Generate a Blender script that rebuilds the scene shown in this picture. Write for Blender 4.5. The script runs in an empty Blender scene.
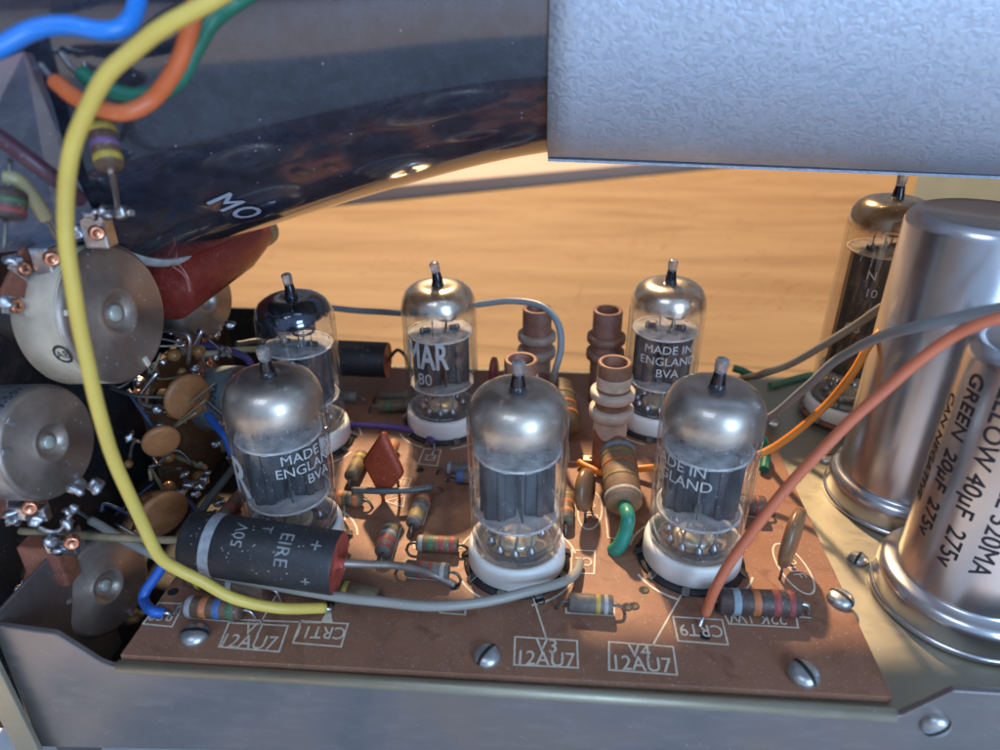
import bpy, bmesh, math, random
from mathutils import Vector, Matrix, noise as mnoise
random.seed(11)
PI = math.pi
C = bpy.context.scene.collection
S = bpy.context.scene
# ------------------------------------------------------------------ camera (1 unit = 1 cm)
TH, RO, YAW, F, H = 0.4859, -0.006, 0.08137, 704.5, 11.587
CAM = Vector((0, 0, H))
fw = Vector((-math.sin(YAW)*math.cos(TH), math.cos(YAW)*math.cos(TH), -math.sin(TH)))
r0 = Vector((math.cos(YAW), math.sin(YAW), 0)); u0 = r0.cross(fw)
rt = r0*math.cos(RO) + u0*math.sin(RO); up = -r0*math.sin(RO) + u0*math.cos(RO)
cd = bpy.data.cameras.new('camera'); cam = bpy.data.objects.new('camera', cd); C.objects.link(cam)
m = Matrix((rt, up, -fw)).transposed().to_4x4(); m.translation = CAM; cam.matrix_world = m
cd.sensor_width = 36; cd.lens = F/1000*36; cd.clip_end = 3000; cd.clip_start = 0.5
cd.dof.use_dof = True; cd.dof.focus_distance = 16.8; cd.dof.aperture_fstop = 0.14
S.camera = cam

def ray(u, v): return fw*F + rt*(u-500) - up*(v-375)
def P(u, v, z=0.0):
    d = ray(u, v); return CAM + d*((z-H)/d.z)
def PY(u, v, y):
    d = ray(u, v); return CAM + d*(y/d.y)
def PX(u, v, x):
    d = ray(u, v); return CAM + d*(x/d.x)
def PW(u, v, w): return CAM + ray(u, v)*(w/F)

# ------------------------------------------------------------------ world and lamps
w = bpy.data.worlds.new('World'); S.world = w; w.use_nodes = True
nt = w.node_tree; bg = nt.nodes['Background']
tc = nt.nodes.new('ShaderNodeTexCoord'); sx = nt.nodes.new('ShaderNodeSeparateXYZ'); cr = nt.nodes.new('ShaderNodeValToRGB')
mr = nt.nodes.new('ShaderNodeMapRange'); mr.inputs[1].default_value = -1; mr.inputs[2].default_value = 1
nt.links.new(tc.outputs['Generated'], sx.inputs[0]); nt.links.new(sx.outputs['Z'], mr.inputs[0]); nt.links.new(mr.outputs[0], cr.inputs[0])
e = cr.color_ramp.elements
e[0].position = 0.25; e[0].color = (0.17, 0.12, 0.085, 1); e[1].position = 0.8; e[1].color = (0.16, 0.19, 0.25, 1)
nt.links.new(cr.outputs[0], bg.inputs[0]); bg.inputs[1].default_value = 1.05
# the window side of the room (behind the photographer) is brighter and bluer
dp = nt.nodes.new('ShaderNodeVectorMath'); dp.operation = 'DOT_PRODUCT'; dp.inputs[1].default_value = (0.25, -0.93, 0.25); nt.links.new(tc.outputs['Generated'], dp.inputs[0])
m2 = nt.nodes.new('ShaderNodeMapRange'); m2.interpolation_type = 'SMOOTHSTEP'; m2.inputs[1].default_value = 0.25; m2.inputs[2].default_value = 0.95; nt.links.new(dp.outputs['Value'], m2.inputs[0])
mw = nt.nodes.new('ShaderNodeMix'); mw.data_type = 'RGBA'; nt.links.new(m2.outputs[0], mw.inputs[0]); nt.links.new(cr.outputs[0], mw.inputs[6]); mw.inputs[7].default_value = (0.30, 0.44, 0.70, 1); nt.links.new(mw.outputs[2], bg.inputs[0])

def aim(o, t): o.rotation_euler = (Vector(t)-o.location).to_track_quat('-Z', 'Y').to_euler()
kl = bpy.data.lights.new('low_sunlight', 'SPOT'); ko = bpy.data.objects.new('low_sunlight', kl); C.objects.link(ko)
ko.location = (-26, 158, 146); kl.energy = 3400000; kl.color = (1, 0.69, 0.40); kl.shadow_soft_size = 5.5
kl.spot_size = math.radians(55); kl.spot_blend = 0.3; aim(ko, (0, 22, 0))
wl = bpy.data.lights.new('window_light', 'AREA'); wo = bpy.data.objects.new('window_light', wl); C.objects.link(wo)
wl.shape = 'RECTANGLE'; wl.size = 22; wl.size_y = 13; wl.energy = 18500; wl.color = (0.46, 0.69, 1.0)
wo.location = (36, -44, 34); aim(wo, (0, 14, 3))
wo2 = bpy.data.objects.new('window_light_lower_pane', wl.copy()); C.objects.link(wo2); wo2.location = (38, -46, 15); aim(wo2, (0, 14, 3))
xl = bpy.data.lights.new('second_window_light', 'AREA'); xo = bpy.data.objects.new('second_window_light', xl); C.objects.link(xo)
xl.shape = 'RECTANGLE'; xl.size = 30; xl.size_y = 22; xl.energy = 9500; xl.color = (0.68, 0.80, 1.0)
xo.location = (-18, -30, 62); aim(xo, (0, 14, 3))
S.view_settings.view_transform = 'Standard'; S.view_settings.look = 'None'; S.view_settings.exposure = 0.12; S.view_settings.gamma = 1
S.render.engine = 'CYCLES'; S.cycles.transparent_max_bounces = 40; S.cycles.max_bounces = 10

# ------------------------------------------------------------------ materials
def new_mat(name):
    mt = bpy.data.materials.new(name); mt.use_nodes = True
    nt = mt.node_tree; return mt, nt, nt.nodes['Principled BSDF'], nt.nodes['Material Output']
def N(nt, t, **kw):
    n = nt.nodes.new(t)
    for k, v in kw.items():
        if isinstance(k, str) and hasattr(n, k): setattr(n, k, v)
    return n
def L(nt, a, b): nt.links.new(a, b)
def noise_node(nt, scale, detail=4, dist=0.0, rough=0.55, stretch=None):
    co = N(nt, 'ShaderNodeTexCoord'); n = N(nt, 'ShaderNodeTexNoise')
    n.inputs['Scale'].default_value = scale; n.inputs['Detail'].default_value = detail
    n.inputs['Distortion'].default_value = dist; n.inputs['Roughness'].default_value = rough
    if stretch:
        mp = N(nt, 'ShaderNodeMapping'); mp.inputs['Scale'].default_value = stretch
        L(nt, co.outputs['Object'], mp.inputs[0]); L(nt, mp.outputs[0], n.inputs['Vector'])
    else: L(nt, co.outputs['Object'], n.inputs['Vector'])
    return n
def ramp(nt, src, stops):
    c = N(nt, 'ShaderNodeValToRGB'); L(nt, src, c.inputs[0]); els = c.color_ramp.elements
    while len(els) < len(stops): els.new(0.5)
    for el, (p, col) in zip(els, stops): el.position = p; el.color = (*col, 1) if len(col) == 3 else col
    return c
def mixc(nt, fac, a, b):
    n = N(nt, 'ShaderNodeMix'); n.data_type = 'RGBA'
    if isinstance(fac, float): n.inputs[0].default_value = fac
    else: L(nt, fac, n.inputs[0])
    for i, x in ((6, a), (7, b)):
        if isinstance(x, tuple): n.inputs[i].default_value = (*x, 1)
        else: L(nt, x, n.inputs[i])
    return n.outputs[2]
def bump(nt, bs, src, strength, dist=0.02):
    b = N(nt, 'ShaderNodeBump'); b.inputs['Strength'].default_value = strength; b.inputs['Distance'].default_value = dist
    L(nt, src, b.inputs['Height']); L(nt, b.outputs[0], bs.inputs['Normal']); return b
def specks(nt, scale, thr):
    """small scattered dust grains: 1 inside a grain, 0 outside"""
    co = N(nt, 'ShaderNodeTexCoord'); v = N(nt, 'ShaderNodeTexVoronoi'); v.inputs['Scale'].default_value = scale
    L(nt, co.outputs['Object'], v.inputs['Vector'])
    n = noise_node(nt, scale*0.35, 2)
    a = N(nt, 'ShaderNodeMath', operation='LESS_THAN'); L(nt, v.outputs['Distance'], a.inputs[0]); a.inputs[1].default_value = thr
    g = N(nt, 'ShaderNodeMath', operation='GREATER_THAN'); L(nt, n.outputs[0], g.inputs[0]); g.inputs[1].default_value = 0.55
    mu = N(nt, 'ShaderNodeMath', operation='MULTIPLY'); L(nt, a.outputs[0], mu.inputs[0]); L(nt, g.outputs[0], mu.inputs[1])
    return mu.outputs[0]
MC = {}
def paint(name, rgb, rough=0.5, metal=0.0, var=0.25, scale=3.0, dust=0.35, bmp=0.15, coat=0.0, speck=12, spk=0.12, rvar=0.12, dustcol=(0.42, 0.38, 0.34)):
    if name in MC: return MC[name]
    mt, nt, bs, out = new_mat(name)
    n1 = noise_node(nt, scale, 6); lo = tuple(x*(1-var) for x in rgb); hi = tuple(min(1, x*(1+var)) for x in rgb)
    c = ramp(nt, n1.outputs[0], [(0.3, lo), (0.7, hi)]).outputs[0]
    if dust > 0:
        n2 = noise_node(nt, scale*5, 8, 0.3, 0.7); d = ramp(nt, n2.outputs[0], [(0.52, (0, 0, 0)), (0.8, (dust,)*3)])
        c = mixc(nt, d.outputs[0], c, dustcol)
    if spk > 0:
        sp = specks(nt, speck, 0.16); q = N(nt, 'ShaderNodeMath', operation='MULTIPLY'); L(nt, sp, q.inputs[0]); q.inputs[1].default_value = min(1, spk*4)
        c = mixc(nt, q.outputs[0], c, (0.6, 0.56, 0.52))
    L(nt, c, bs.inputs['Base Color']); bs.inputs['Metallic'].default_value = metal
    n3 = noise_node(nt, scale*4, 5); r = N(nt, 'ShaderNodeMapRange'); L(nt, n3.outputs[0], r.inputs[0])
    r.inputs[3].default_value = max(0.03, rough-rvar); r.inputs[4].default_value = min(1, rough+rvar); L(nt, r.outputs[0], bs.inputs['Roughness'])
    if coat: bs.inputs['Coat Weight'].default_value = coat; bs.inputs['Coat Roughness'].default_value = 0.12
    if bmp: bump(nt, bs, noise_node(nt, scale*9, 5).outputs[0], bmp, 0.02)
    MC[name] = mt; return mt

COL = dict(black=(0.015,)*3, brown=(0.14, 0.05, 0.02), red=(0.42, 0.03, 0.02), orange=(0.72, 0.19, 0.03), yellow=(0.72, 0.50, 0.03),
           green=(0.03, 0.17, 0.05), blue=(0.04, 0.16, 0.48), violet=(0.22, 0.10, 0.33), grey=(0.22, 0.22, 0.22), white=(0.60, 0.60, 0.58),
           gold=(0.42, 0.29, 0.08), silver=(0.42, 0.43, 0.45), pale_blue=(0.34, 0.46, 0.55))
def band_mat(c): return paint('band_'+c, tuple(x*.55+.03 for x in COL[c]), 0.6, 0, 0.25, 8, 0.8, 0.1, dustcol=(0.20, 0.15, 0.11))

# glass: clear thin walls, fresnel gloss, dusty film
def glass_mat(name, tint=(0.93, 0.95, 0.97), film=0.03, gloss_col=(0.9, 0.95, 1)):
    mt, nt, bs, out = new_mat(name); nt.nodes.remove(bs)
    tr = N(nt, 'ShaderNodeBsdfTransparent'); tr.inputs[0].default_value = (*tint, 1)
    gl = N(nt, 'ShaderNodeBsdfGlossy'); gl.inputs['Roughness'].default_value = 0.03; gl.inputs[0].default_value = (*gloss_col, 1)
    df = N(nt, 'ShaderNodeBsdfDiffuse'); df.inputs[0].default_value = (0.6, 0.6, 0.62, 1)
    fc = N(nt, 'ShaderNodeLayerWeight'); fc.inputs[0].default_value = 0.5
    pw = N(nt, 'ShaderNodeMath', operation='POWER'); L(nt, fc.outputs['Facing'], pw.inputs[0]); pw.inputs[1].default_value = 4.0
    lw = N(nt, 'ShaderNodeMath', operation='MULTIPLY_ADD'); L(nt, pw.outputs[0], lw.inputs[0]); lw.inputs[1].default_value = 0.85; lw.inputs[2].default_value = 0.045
    mx = N(nt, 'ShaderNodeMixShader'); L(nt, lw.outputs[0], mx.inputs[0]); L(nt, tr.outputs[0], mx.inputs[1]); L(nt, gl.outputs[0], mx.inputs[2])
    n = noise_node(nt, 4, 8, 0.5, 0.7, (1, 1, 0.4)); d = ramp(nt, n.outputs[0], [(0.38, (film*0.35,)*3), (0.72, (film*1.6,)*3)])
    sp = specks(nt, 9, 0.14); q = N(nt, 'ShaderNodeMath', operation='MULTIPLY_ADD'); L(nt, sp, q.inputs[0]); q.inputs[1].default_value = 0.4; L(nt, d.outputs[0], q.inputs[2])
    m2 = N(nt, 'ShaderNodeMixShader'); L(nt, q.outputs[0], m2.inputs[0]); L(nt, mx.outputs[0], m2.inputs[1]); L(nt, df.outputs[0], m2.inputs[2])
    b = N(nt, 'ShaderNodeBump'); b.inputs['Strength'].default_value = 0.08; b.inputs['Distance'].default_value = 0.05
    L(nt, noise_node(nt, 1.6, 2).outputs[0], b.inputs['Height']); L(nt, b.outputs[0], gl.inputs['Normal'])
    L(nt, m2.outputs[0], out.inputs[0]); return mt
GLASS = glass_mat('tube_glass'); GLASS_OLD = glass_mat('dusty_tube_glass', (0.96, 0.965, 0.97), 0.045); GLASS_BROWN = glass_mat('brown_tube_glass', (0.86, 0.80, 0.72), 0.05)
CLEAR = glass_mat('clear_inner_glass', (0.97, 0.975, 0.98), 0.0)
def getter_mat(name, rgb, rough, zlo, zhi, tilt=0.0, amax=0.9):
    """metal film on the inside of the glass that thins out below zlo..zhi"""
    mt, nt, bs, out = new_mat(name); bs.inputs['Base Color'].default_value = (*rgb, 1); bs.inputs['Metallic'].default_value = 1; bs.inputs['Roughness'].default_value = rough
    n0 = noise_node(nt, 2.2, 5); cc = ramp(nt, n0.outputs[0], [(0.3, tuple(x*0.7 for x in rgb)), (0.7, tuple(min(1, x*1.15) for x in rgb))]); L(nt, cc.outputs[0], bs.inputs['Base Color'])
    co = N(nt, 'ShaderNodeTexCoord'); s = N(nt, 'ShaderNodeSeparateXYZ'); L(nt, co.outputs['Object'], s.inputs[0])
    n = noise_node(nt, 1.6, 3)
    a = N(nt, 'ShaderNodeMath', operation='MULTIPLY_ADD'); L(nt, n.outputs[0], a.inputs[0]); a.inputs[1].default_value = 0.35; L(nt, s.outputs['Z'], a.inputs[2])
    t = N(nt, 'ShaderNodeMath', operation='MULTIPLY_ADD'); L(nt, s.outputs['X'], t.inputs[0]); t.inputs[1].default_value = tilt; L(nt, a.outputs[0], t.inputs[2])
    r = N(nt, 'ShaderNodeMapRange'); L(nt, t.outputs[0], r.inputs[0]); r.inputs[1].default_value = zlo+0.17; r.inputs[2].default_value = zhi+0.17; r.interpolation_type = 'SMOOTHSTEP'; r.inputs[4].default_value = amax
    tr = N(nt, 'ShaderNodeBsdfTransparent'); mx = N(nt, 'ShaderNodeMixShader'); L(nt, r.outputs[0], mx.inputs[0]); L(nt, tr.outputs[0], mx.inputs[1]); L(nt, bs.outputs[0], mx.inputs[2])
    L(nt, mx.outputs[0], out.inputs[0]); return mt
def board_mat():
    mt, nt, bs, out = new_mat('phenolic_board')
    n1 = noise_node(nt, 0.5, 6, 0.4); c = ramp(nt, n1.outputs[0], [(0.3, (0.195, 0.092, 0.057)), (0.7, (0.28, 0.135, 0.08))]).outputs[0]
    nf = noise_node(nt, 30, 4); c = mixc(nt, ramp(nt, nf.outputs[0], [(0.45, (0, 0, 0)), (0.75, (0.3,)*3)]).outputs[0], c, (0.38, 0.20, 0.12))
    n2 = noise_node(nt, 2.2, 8, 0.3, 0.75); c = mixc(nt, ramp(nt, n2.outputs[0], [(0.5, (0, 0, 0)), (0.8, (0.16,)*3)]).outputs[0], c, (0.34, 0.28, 0.25))
    for sc, th, k in ((8, 0.11, 0.5), (15, 0.17, 0.5), (5, 0.055, 0.8), (26, 0.2, 0.4)):
        q = N(nt, 'ShaderNodeMath', operation='MULTIPLY'); L(nt, specks(nt, sc, th), q.inputs[0]); q.inputs[1].default_value = k
        c = mixc(nt, q.outputs[0], c, (0.55, 0.50, 0.46))
    n5 = noise_node(nt, 1.1, 4, 1.0); c = mixc(nt, ramp(nt, n5.outputs[0], [(0.56, (0, 0, 0)), (0.70, (0.5,)*3)]).outputs[0], c, (0.10, 0.035, 0.02))
    L(nt, c, bs.inputs['Base Color']); bs.inputs['Roughness'].default_value = 0.5; bs.inputs['Specular IOR Level'].default_value = 0.28
    L(nt, ramp(nt, n2.outputs[0], [(0.3, (0.42,)*3), (0.7, (0.66,)*3)]).outputs[0], bs.inputs['Roughness'])
    bump(nt, bs, noise_node(nt, 22, 6).outputs[0], 0.15, 0.02); return mt
def zinc_mat(name, a, b, c3, rough=0.36):
    mt, nt, bs, out = new_mat(name)
    n1 = noise_node(nt, 0.22, 3, 0.8); c = ramp(nt, n1.outputs[0], [(0.3, a), (0.52, b), (0.75, c3)]).outputs[0]
    n2 = noise_node(nt, 6, 8, 0.2, 0.7, (0.3, 1, 1)); c = mixc(nt, ramp(nt, n2.outputs[0], [(0.5, (0, 0, 0)), (0.8, (0.35,)*3)]).outputs[0], c, (0.46, 0.44, 0.42))
    q = N(nt, 'ShaderNodeMath', operation='MULTIPLY'); L(nt, specks(nt, 6, 0.07), q.inputs[0]); q.inputs[1].default_value = 0.8; c = mixc(nt, q.outputs[0], c, (0.75,)*3)
    L(nt, c, bs.inputs['Base Color']); bs.inputs['Metallic'].default_value = 0.75
    L(nt, ramp(nt, n2.outputs[0], [(0.3, (rough-.08,)*3), (0.75, (rough+.16,)*3)]).outputs[0], bs.inputs['Roughness'])
    bump(nt, bs, noise_node(nt, 9, 8, 0.3, 0.7, (0.12, 1, 1)).outputs[0], 0.10, 0.02); return mt
def hammer_mat():
    mt, nt, bs, out = new_mat('hammered_blue_paint')
    n1 = noise_node(nt, 5.6, 3, 1.4, 0.5); n2 = noise_node(nt, 0.8, 3)
    c = ramp(nt, n1.outputs[0], [(0.3, (0.35, 0.42, 0.52)), (0.6, (0.43, 0.50, 0.60))]).outputs[0]
    L(nt, c, bs.inputs['Base Color']); bs.inputs['Metallic'].default_value = 0.25; bs.inputs['Roughness'].default_value = 0.42
    rr = ramp(nt, n1.outputs[0], [(0.38, (0, 0, 0)), (0.5, (0.75,)*3), (0.62, (1, 1, 1))])
    bump(nt, bs, rr.outputs[0], 0.30, 0.045); return mt
def wood_mat():
    mt, nt, bs, out = new_mat('worn_wooden_tabletop')
    n1 = noise_node(nt, 0.09, 6, 1.2, 0.55, (0.55, 3.2, 1)); c = ramp(nt, n1.outputs[0], [(0.25, (0.175, 0.105, 0.047)), (0.5, (0.235, 0.155, 0.078)), (0.8, (0.29, 0.205, 0.113))]).outputs[0]
    n2 = noise_node(nt, 0.5, 8, 0.8, 0.65, (0.22, 2.4, 1)); c = mixc(nt, ramp(nt, n2.outputs[0], [(0.46, (0, 0, 0)), (0.74, (0.28,)*3)]).outputs[0], c, (0.19, 0.10, 0.042))
    n3 = noise_node(nt, 0.11, 3, 3.0, 0.5)
    a = N(nt, 'ShaderNodeMath', operation='SUBTRACT'); L(nt, n3.outputs[0], a.inputs[0]); a.inputs[1].default_value = 0.56
    b = N(nt, 'ShaderNodeMath', operation='ABSOLUTE'); L(nt, a.outputs[0], b.inputs[0])
    c = mixc(nt, ramp(nt, b.outputs[0], [(0.0, (0.7,)*3), (0.007, (0, 0, 0))]).outputs[0], c, (0.16, 0.07, 0.025))
    n4 = noise_node(nt, 0.35, 4, 1.5, 0.6, (0.6, 1.4, 1)); c = mixc(nt, ramp(nt, n4.outputs[0], [(0.66, (0, 0, 0)), (0.74, (0.6,)*3)]).outputs[0], c, (0.17, 0.08, 0.03))
    L(nt, c, bs.inputs['Base Color']); bs.inputs['Roughness'].default_value = 0.62; bs.inputs['Specular IOR Level'].default_value = 0.25; bump(nt, bs, n2.outputs[0], 0.15, 0.05); return mt
def crt_mat():
    mt, nt, bs, out = new_mat('graphite_coated_glass')
    n = noise_node(nt, 0.6, 4); c = ramp(nt, n.outputs[0], [(0.3, (0.010, 0.012, 0.022)), (0.7, (0.022, 0.024, 0.036))]).outputs[0]
    n9 = noise_node(nt, 3.0, 8, 0.4, 0.75); c = mixc(nt, ramp(nt, n9.outputs[0], [(0.4, (0, 0, 0)), (0.75, (0.08,)*3)]).outputs[0], c, (0.26, 0.34, 0.50))
    c = mixc(nt, specks(nt, 5, 0.07), c, (0.4, 0.42, 0.45)); L(nt, c, bs.inputs['Base Color']); bs.inputs['Roughness'].default_value = 0.13
    bs.inputs['IOR'].default_value = 1.62; bs.inputs['Coat Weight'].default_value = 0.6; bs.inputs['Coat Roughness'].default_value = 0.02
    return mt
def mica_mat():
    mt, nt, bs, out = new_mat('mica'); n = noise_node(nt, 3, 5); c = ramp(nt, n.outputs[0], [(0.3, (0.50, 0.47, 0.45)), (0.7, (0.78, 0.74, 0.70))])
    L(nt, c.outputs[0], bs.inputs['Base Color']); bs.inputs['Roughness'].default_value = 0.3
    tr = N(nt, 'ShaderNodeBsdfTransparent'); mx = N(nt, 'ShaderNodeMixShader'); n7 = noise_node(nt, 2.2, 5, 0.6); fq = ramp(nt, n7.outputs[0], [(0.35, (0.30,)*3), (0.65, (0.85,)*3)]); L(nt, fq.outputs[0], mx.inputs[0])
    L(nt, tr.outputs[0], mx.inputs[1]); L(nt, bs.outputs[0], mx.inputs[2]); L(nt, mx.outputs[0], out.inputs[0]); return mt

BOARD = board_mat(); HAM = hammer_mat(); WOOD = wood_mat(); CRT = crt_mat(); MICA = mica_mat()
ZINC = zinc_mat('blue_passivated_zinc', (0.20, 0.20, 0.20), (0.27, 0.24, 0.23), (0.32, 0.25, 0.20))
ZINCD = zinc_mat('dark_blue_zinc', (0.13, 0.18, 0.25), (0.17, 0.20, 0.27), (0.22, 0.18, 0.26))
ZINCY = zinc_mat('yellow_passivated_zinc', (0.32, 0.30, 0.215), (0.37, 0.34, 0.255), (0.30, 0.28, 0.215), 0.5)
INK = paint('screen_print_ink', (0.58, 0.50, 0.40), 0.6, 0, 0.2, 6, 0.0, 0.0, spk=0)
GINK = paint('glass_print_white', (0.44, 0.45, 0.45), 0.6, 0, 0.15, 6, 0, 0, spk=0)
BINK = paint('black_print', (0.02, 0.02, 0.03), 0.6, 0, 0.1, 6, 0, 0, spk=0)
TIN = paint('tinned_wire', (0.50, 0.50, 0.52), 0.34, 1.0, 0.25, 8, 0.1, 0.1, spk=0)
DARKTIN = paint('tarnished_wire', (0.16, 0.15, 0.14), 0.4, 0.8, 0.3, 8, 0.2, 0.1, spk=0)
SOLDER = paint('solder', (0.42, 0.43, 0.46), 0.36, 1.0, 0.15, 8, 0, 0.2, spk=0)
COPPER = paint('copper_rivet', (0.62, 0.28, 0.17), 0.3, 1.0, 0.2, 8, 0, 0.1, spk=0)
CAN = paint('aluminium_can', (0.60, 0.59, 0.60), 0.25, 0.95, 0.07, 0.5, 0.12, 0.03, speck=6, spk=0.04, rvar=0.06)
POT = paint('dull_nickel', (0.40, 0.40, 0.41), 0.42, 0.8, 0.25, 2, 0.35, 0.15, speck=5, spk=.2)
POTB = paint('stained_nickel', (0.35, 0.285, 0.24), 0.42, 0.75, 0.35, 1.0, 0.4, 0.2, speck=5, spk=.2)
CREAM = paint('cream_plated_case', (0.62, 0.55, 0.42), 0.45, 0.15, 0.2, 1.5, 0.3, 0.1)
CERAM = paint('white_ceramic', (0.66, 0.64, 0.60), 0.45, 0, 0.08, 2, 0.18, 0.05, dustcol=(0.5, 0.44, 0.36))
BAKE = paint('brown_bakelite', (0.16, 0.055, 0.03), 0.4, 0, 0.3, 4, 0.2, 0.1)
PAXO = paint('rust_brown_insulator', (0.22, 0.075, 0.045), 0.5, 0, 0.3, 4, 0.2, 0.1)
BLACKP = paint('black_sleeve', (0.018, 0.019, 0.022), 0.5, 0, 0.2, 3, 0.16, 0.12, speck=10, dustcol=(0.25, 0.25, 0.26))
ANODE = paint('anode_grey', (0.07, 0.073, 0.082), 0.42, 0.5, 0.3, 3, 0.1, 0.1, spk=0)
ANODED = paint('anode_black', (0.02, 0.02, 0.02), 0.5, 0.4, 0.3, 3, 0.1, 0.1, spk=0)
TIPD = paint('dark_seal_tip', (0.05, 0.05, 0.06), 0.12, 0.9, 0.3, 4, 0, 0, spk=0)
BLK = paint('flat_black', (0.012, 0.011, 0.011), 0.6, 0, 0.2, 4, 0.1, 0.1)
SCREW = paint('zinc_screw', (0.44, 0.46, 0.46), 0.36, 0.85, 0.2, 3, 0.35, 0.15)

# ------------------------------------------------------------------ mesh helpers
class MB:
    def __init__(s): s.v = []; s.f = []; s.sm = []
    def add(s, vs, fs, smooth=True):
        o = len(s.v); s.v += [tuple(x) for x in vs]; s.f += [tuple(i+o for i in f) for f in fs]; s.sm += [smooth]*len(fs); return s
    def box(s, c, d, M=None):
        c = Vector(c); hx, hy, hz = d[0]/2, d[1]/2, d[2]/2
        vs = [Vector((x*hx, y*hy, z*hz)) for x in (-1, 1) for y in (-1, 1) for z in (-1, 1)]
        vs = [(M @ v if M else v)+c for v in vs]
        return s.add(vs, [(0,1,3,2),(4,6,7,5),(0,4,5,1),(2,3,7,6),(0,2,6,4),(1,5,7,3)], False)
    def lathe(s, prof, segs=48, M=None, a0=0, a1=2*PI):
        full = abs(a1-a0-2*PI) < 1e-6; n = segs if full else segs+1; vs = []
        for (r, z) in prof:
            for i in range(n):
                a = a0+(a1-a0)*i/segs; v = Vector((max(r, 1e-4)*math.cos(a), max(r, 1e-4)*math.sin(a), z)); vs.append(M @ v if M else v)
        fs = []
        for k in range(len(prof)-1):
            for i in range(segs):
                j = (i+1) % n if full else i+1
                fs.append((k*n+i, k*n+j, (k+1)*n+j, (k+1)*n+i))
        return s.add(vs, fs)
    def tube(s, pts, r, segs=12, cap=True):
        pts = [Vector(p) for p in pts]; t = (pts[1]-pts[0]).normalized(); n = t.orthogonal().normalized(); vs = []
        for i, p in enumerate(pts):
            t2 = (pts[min(i+1, len(pts)-1)]-pts[max(i-1, 0)]).normalized()
            q = t.rotation_difference(t2); n = q @ n; t = t2; b = t.cross(n); rr = r(i/(len(pts)-1)) if callable(r) else r
            for k in range(segs):
                a = 2*PI*k/segs; vs.append(p+(n*math.cos(a)+b*math.sin(a))*rr)
        fs = [(i*segs+k, i*segs+(k+1) % segs, (i+1)*segs+(k+1) % segs, (i+1)*segs+k) for i in range(len(pts)-1) for k in range(segs)]
        s.add(vs, fs)
        if cap: o = len(s.v)-len(vs); s.f += [tuple(o+segs-1-k for k in range(segs)), tuple(o+len(vs)-segs+k for k in range(segs))]; s.sm += [False, False]
        return s
    def prism(s, poly, z0, z1, M=None):
        n = len(poly); vs = [Vector((x, y, z0)) for x, y in poly]+[Vector((x, y, z1)) for x, y in poly]
        if M: vs = [M @ v for v in vs]
        return s.add(vs, [tuple(range(n-1, -1, -1)), tuple(range(n, 2*n))]+[(i, (i+1) % n, n+(i+1) % n, n+i) for i in range(n)], False)
    def ball(s, c, r, sz=1.0, n=10):
        return s.lathe([(r*math.sin(PI*k/n), -r*sz*math.cos(PI*k/n)) for k in range(n+1)], 14, Matrix.Translation(Vector(c)))
    def build(s, name, mat, parent=None, loc=None, bevel=0, **tags):
        me = bpy.data.meshes.new(name); me.from_pydata(s.v, [], s.f); me.update()
        bm = bmesh.new(); bm.from_mesh(me); bmesh.ops.recalc_face_normals(bm, faces=bm.faces); bm.to_mesh(me); bm.free()
        me.polygons.foreach_set('use_smooth', s.sm); me.materials.append(mat)
        o = bpy.data.objects.new(name, me); C.objects.link(o)
        if parent: o.parent = parent
        if loc is not None: o.location = loc
        if bevel: b = o.modifiers.new('bevel', 'BEVEL'); b.width = bevel; b.segments = 2; b.limit_method = 'ANGLE'
        for k, v in tags.items(): o[k] = v
        return o
def cm(pts, n=10):
    pts = [Vector(p) for p in pts]; pts = [pts[0]*2-pts[1]]+pts+[pts[-1]*2-pts[-2]]; out = []
    for i in range(1, len(pts)-2):
        a, b, c, d = pts[i-1:i+3]
        for k in range(n):
            t = k/n; out.append(0.5*((2*b)+(c-a)*t+(2*a-5*b+4*c-d)*t*t+(3*b-a-3*c+d)*t**3))
    out.append(pts[-2]); return out
def thing(name, label, cat, loc=(0, 0, 0), group=None, rz=0):
    o = bpy.data.objects.new(name, None); C.objects.link(o); o.location = loc; o.rotation_euler.z = rz; o.empty_display_size = 0.3
    o['label'] = label; o['category'] = cat
    if group: o['group'] = group
    return o
def axisM(p0, p1):
    p0 = Vector(p0); d = Vector(p1)-p0; return Matrix.Translation(p0) @ d.to_track_quat('Z', 'Y').to_matrix().to_4x4(), d.length
_tc = {}
def text_geo(txt, size, bold=0.0, track=1.0):
    k = (txt, size, bold, track)
    if k in _tc: return _tc[k]
    cu = bpy.data.curves.new('t', 'FONT'); cu.body = txt; cu.size = size; cu.align_x = 'CENTER'; cu.align_y = 'CENTER'; cu.offset = 0.0; cu.space_character = track; cu.resolution_u = 3; cu.space_line = 0.85
    o = bpy.data.objects.new('t', cu); C.objects.link(o); bpy.context.view_layer.update()
    me = bpy.data.meshes.new_from_object(o.evaluated_get(bpy.context.evaluated_depsgraph_get()))
    vs = [v.co.copy() for v in me.vertices]; fs = [tuple(p.vertices) for p in me.polygons]
    mx_ = Vector(((max(v.x for v in vs)+min(v.x for v in vs))/2, (max(v.y for v in vs)+min(v.y for v in vs))/2, 0)); vs = [v-mx_ for v in vs]
    if bold >= .015:            # heavier strokes: the same letters laid over themselves a hair apart
        b_ = bold*size*.6; v0 = list(vs); f0 = list(fs); vs = []; fs = []
        for i_, (ox, oy) in enumerate(((-b_, 0), (b_, 0), (0, b_*.6), (0, -b_*.6))):
            o_ = len(vs); vs += [Vector((v.x+ox, v.y+oy, i_*.0012)) for v in v0]; fs += [tuple(a+o_ for a in f) for f in f0]
    bpy.data.objects.remove(o); bpy.data.curves.remove(cu); bpy.data.meshes.remove(me); _tc[k] = (vs, fs); return vs, fs
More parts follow.
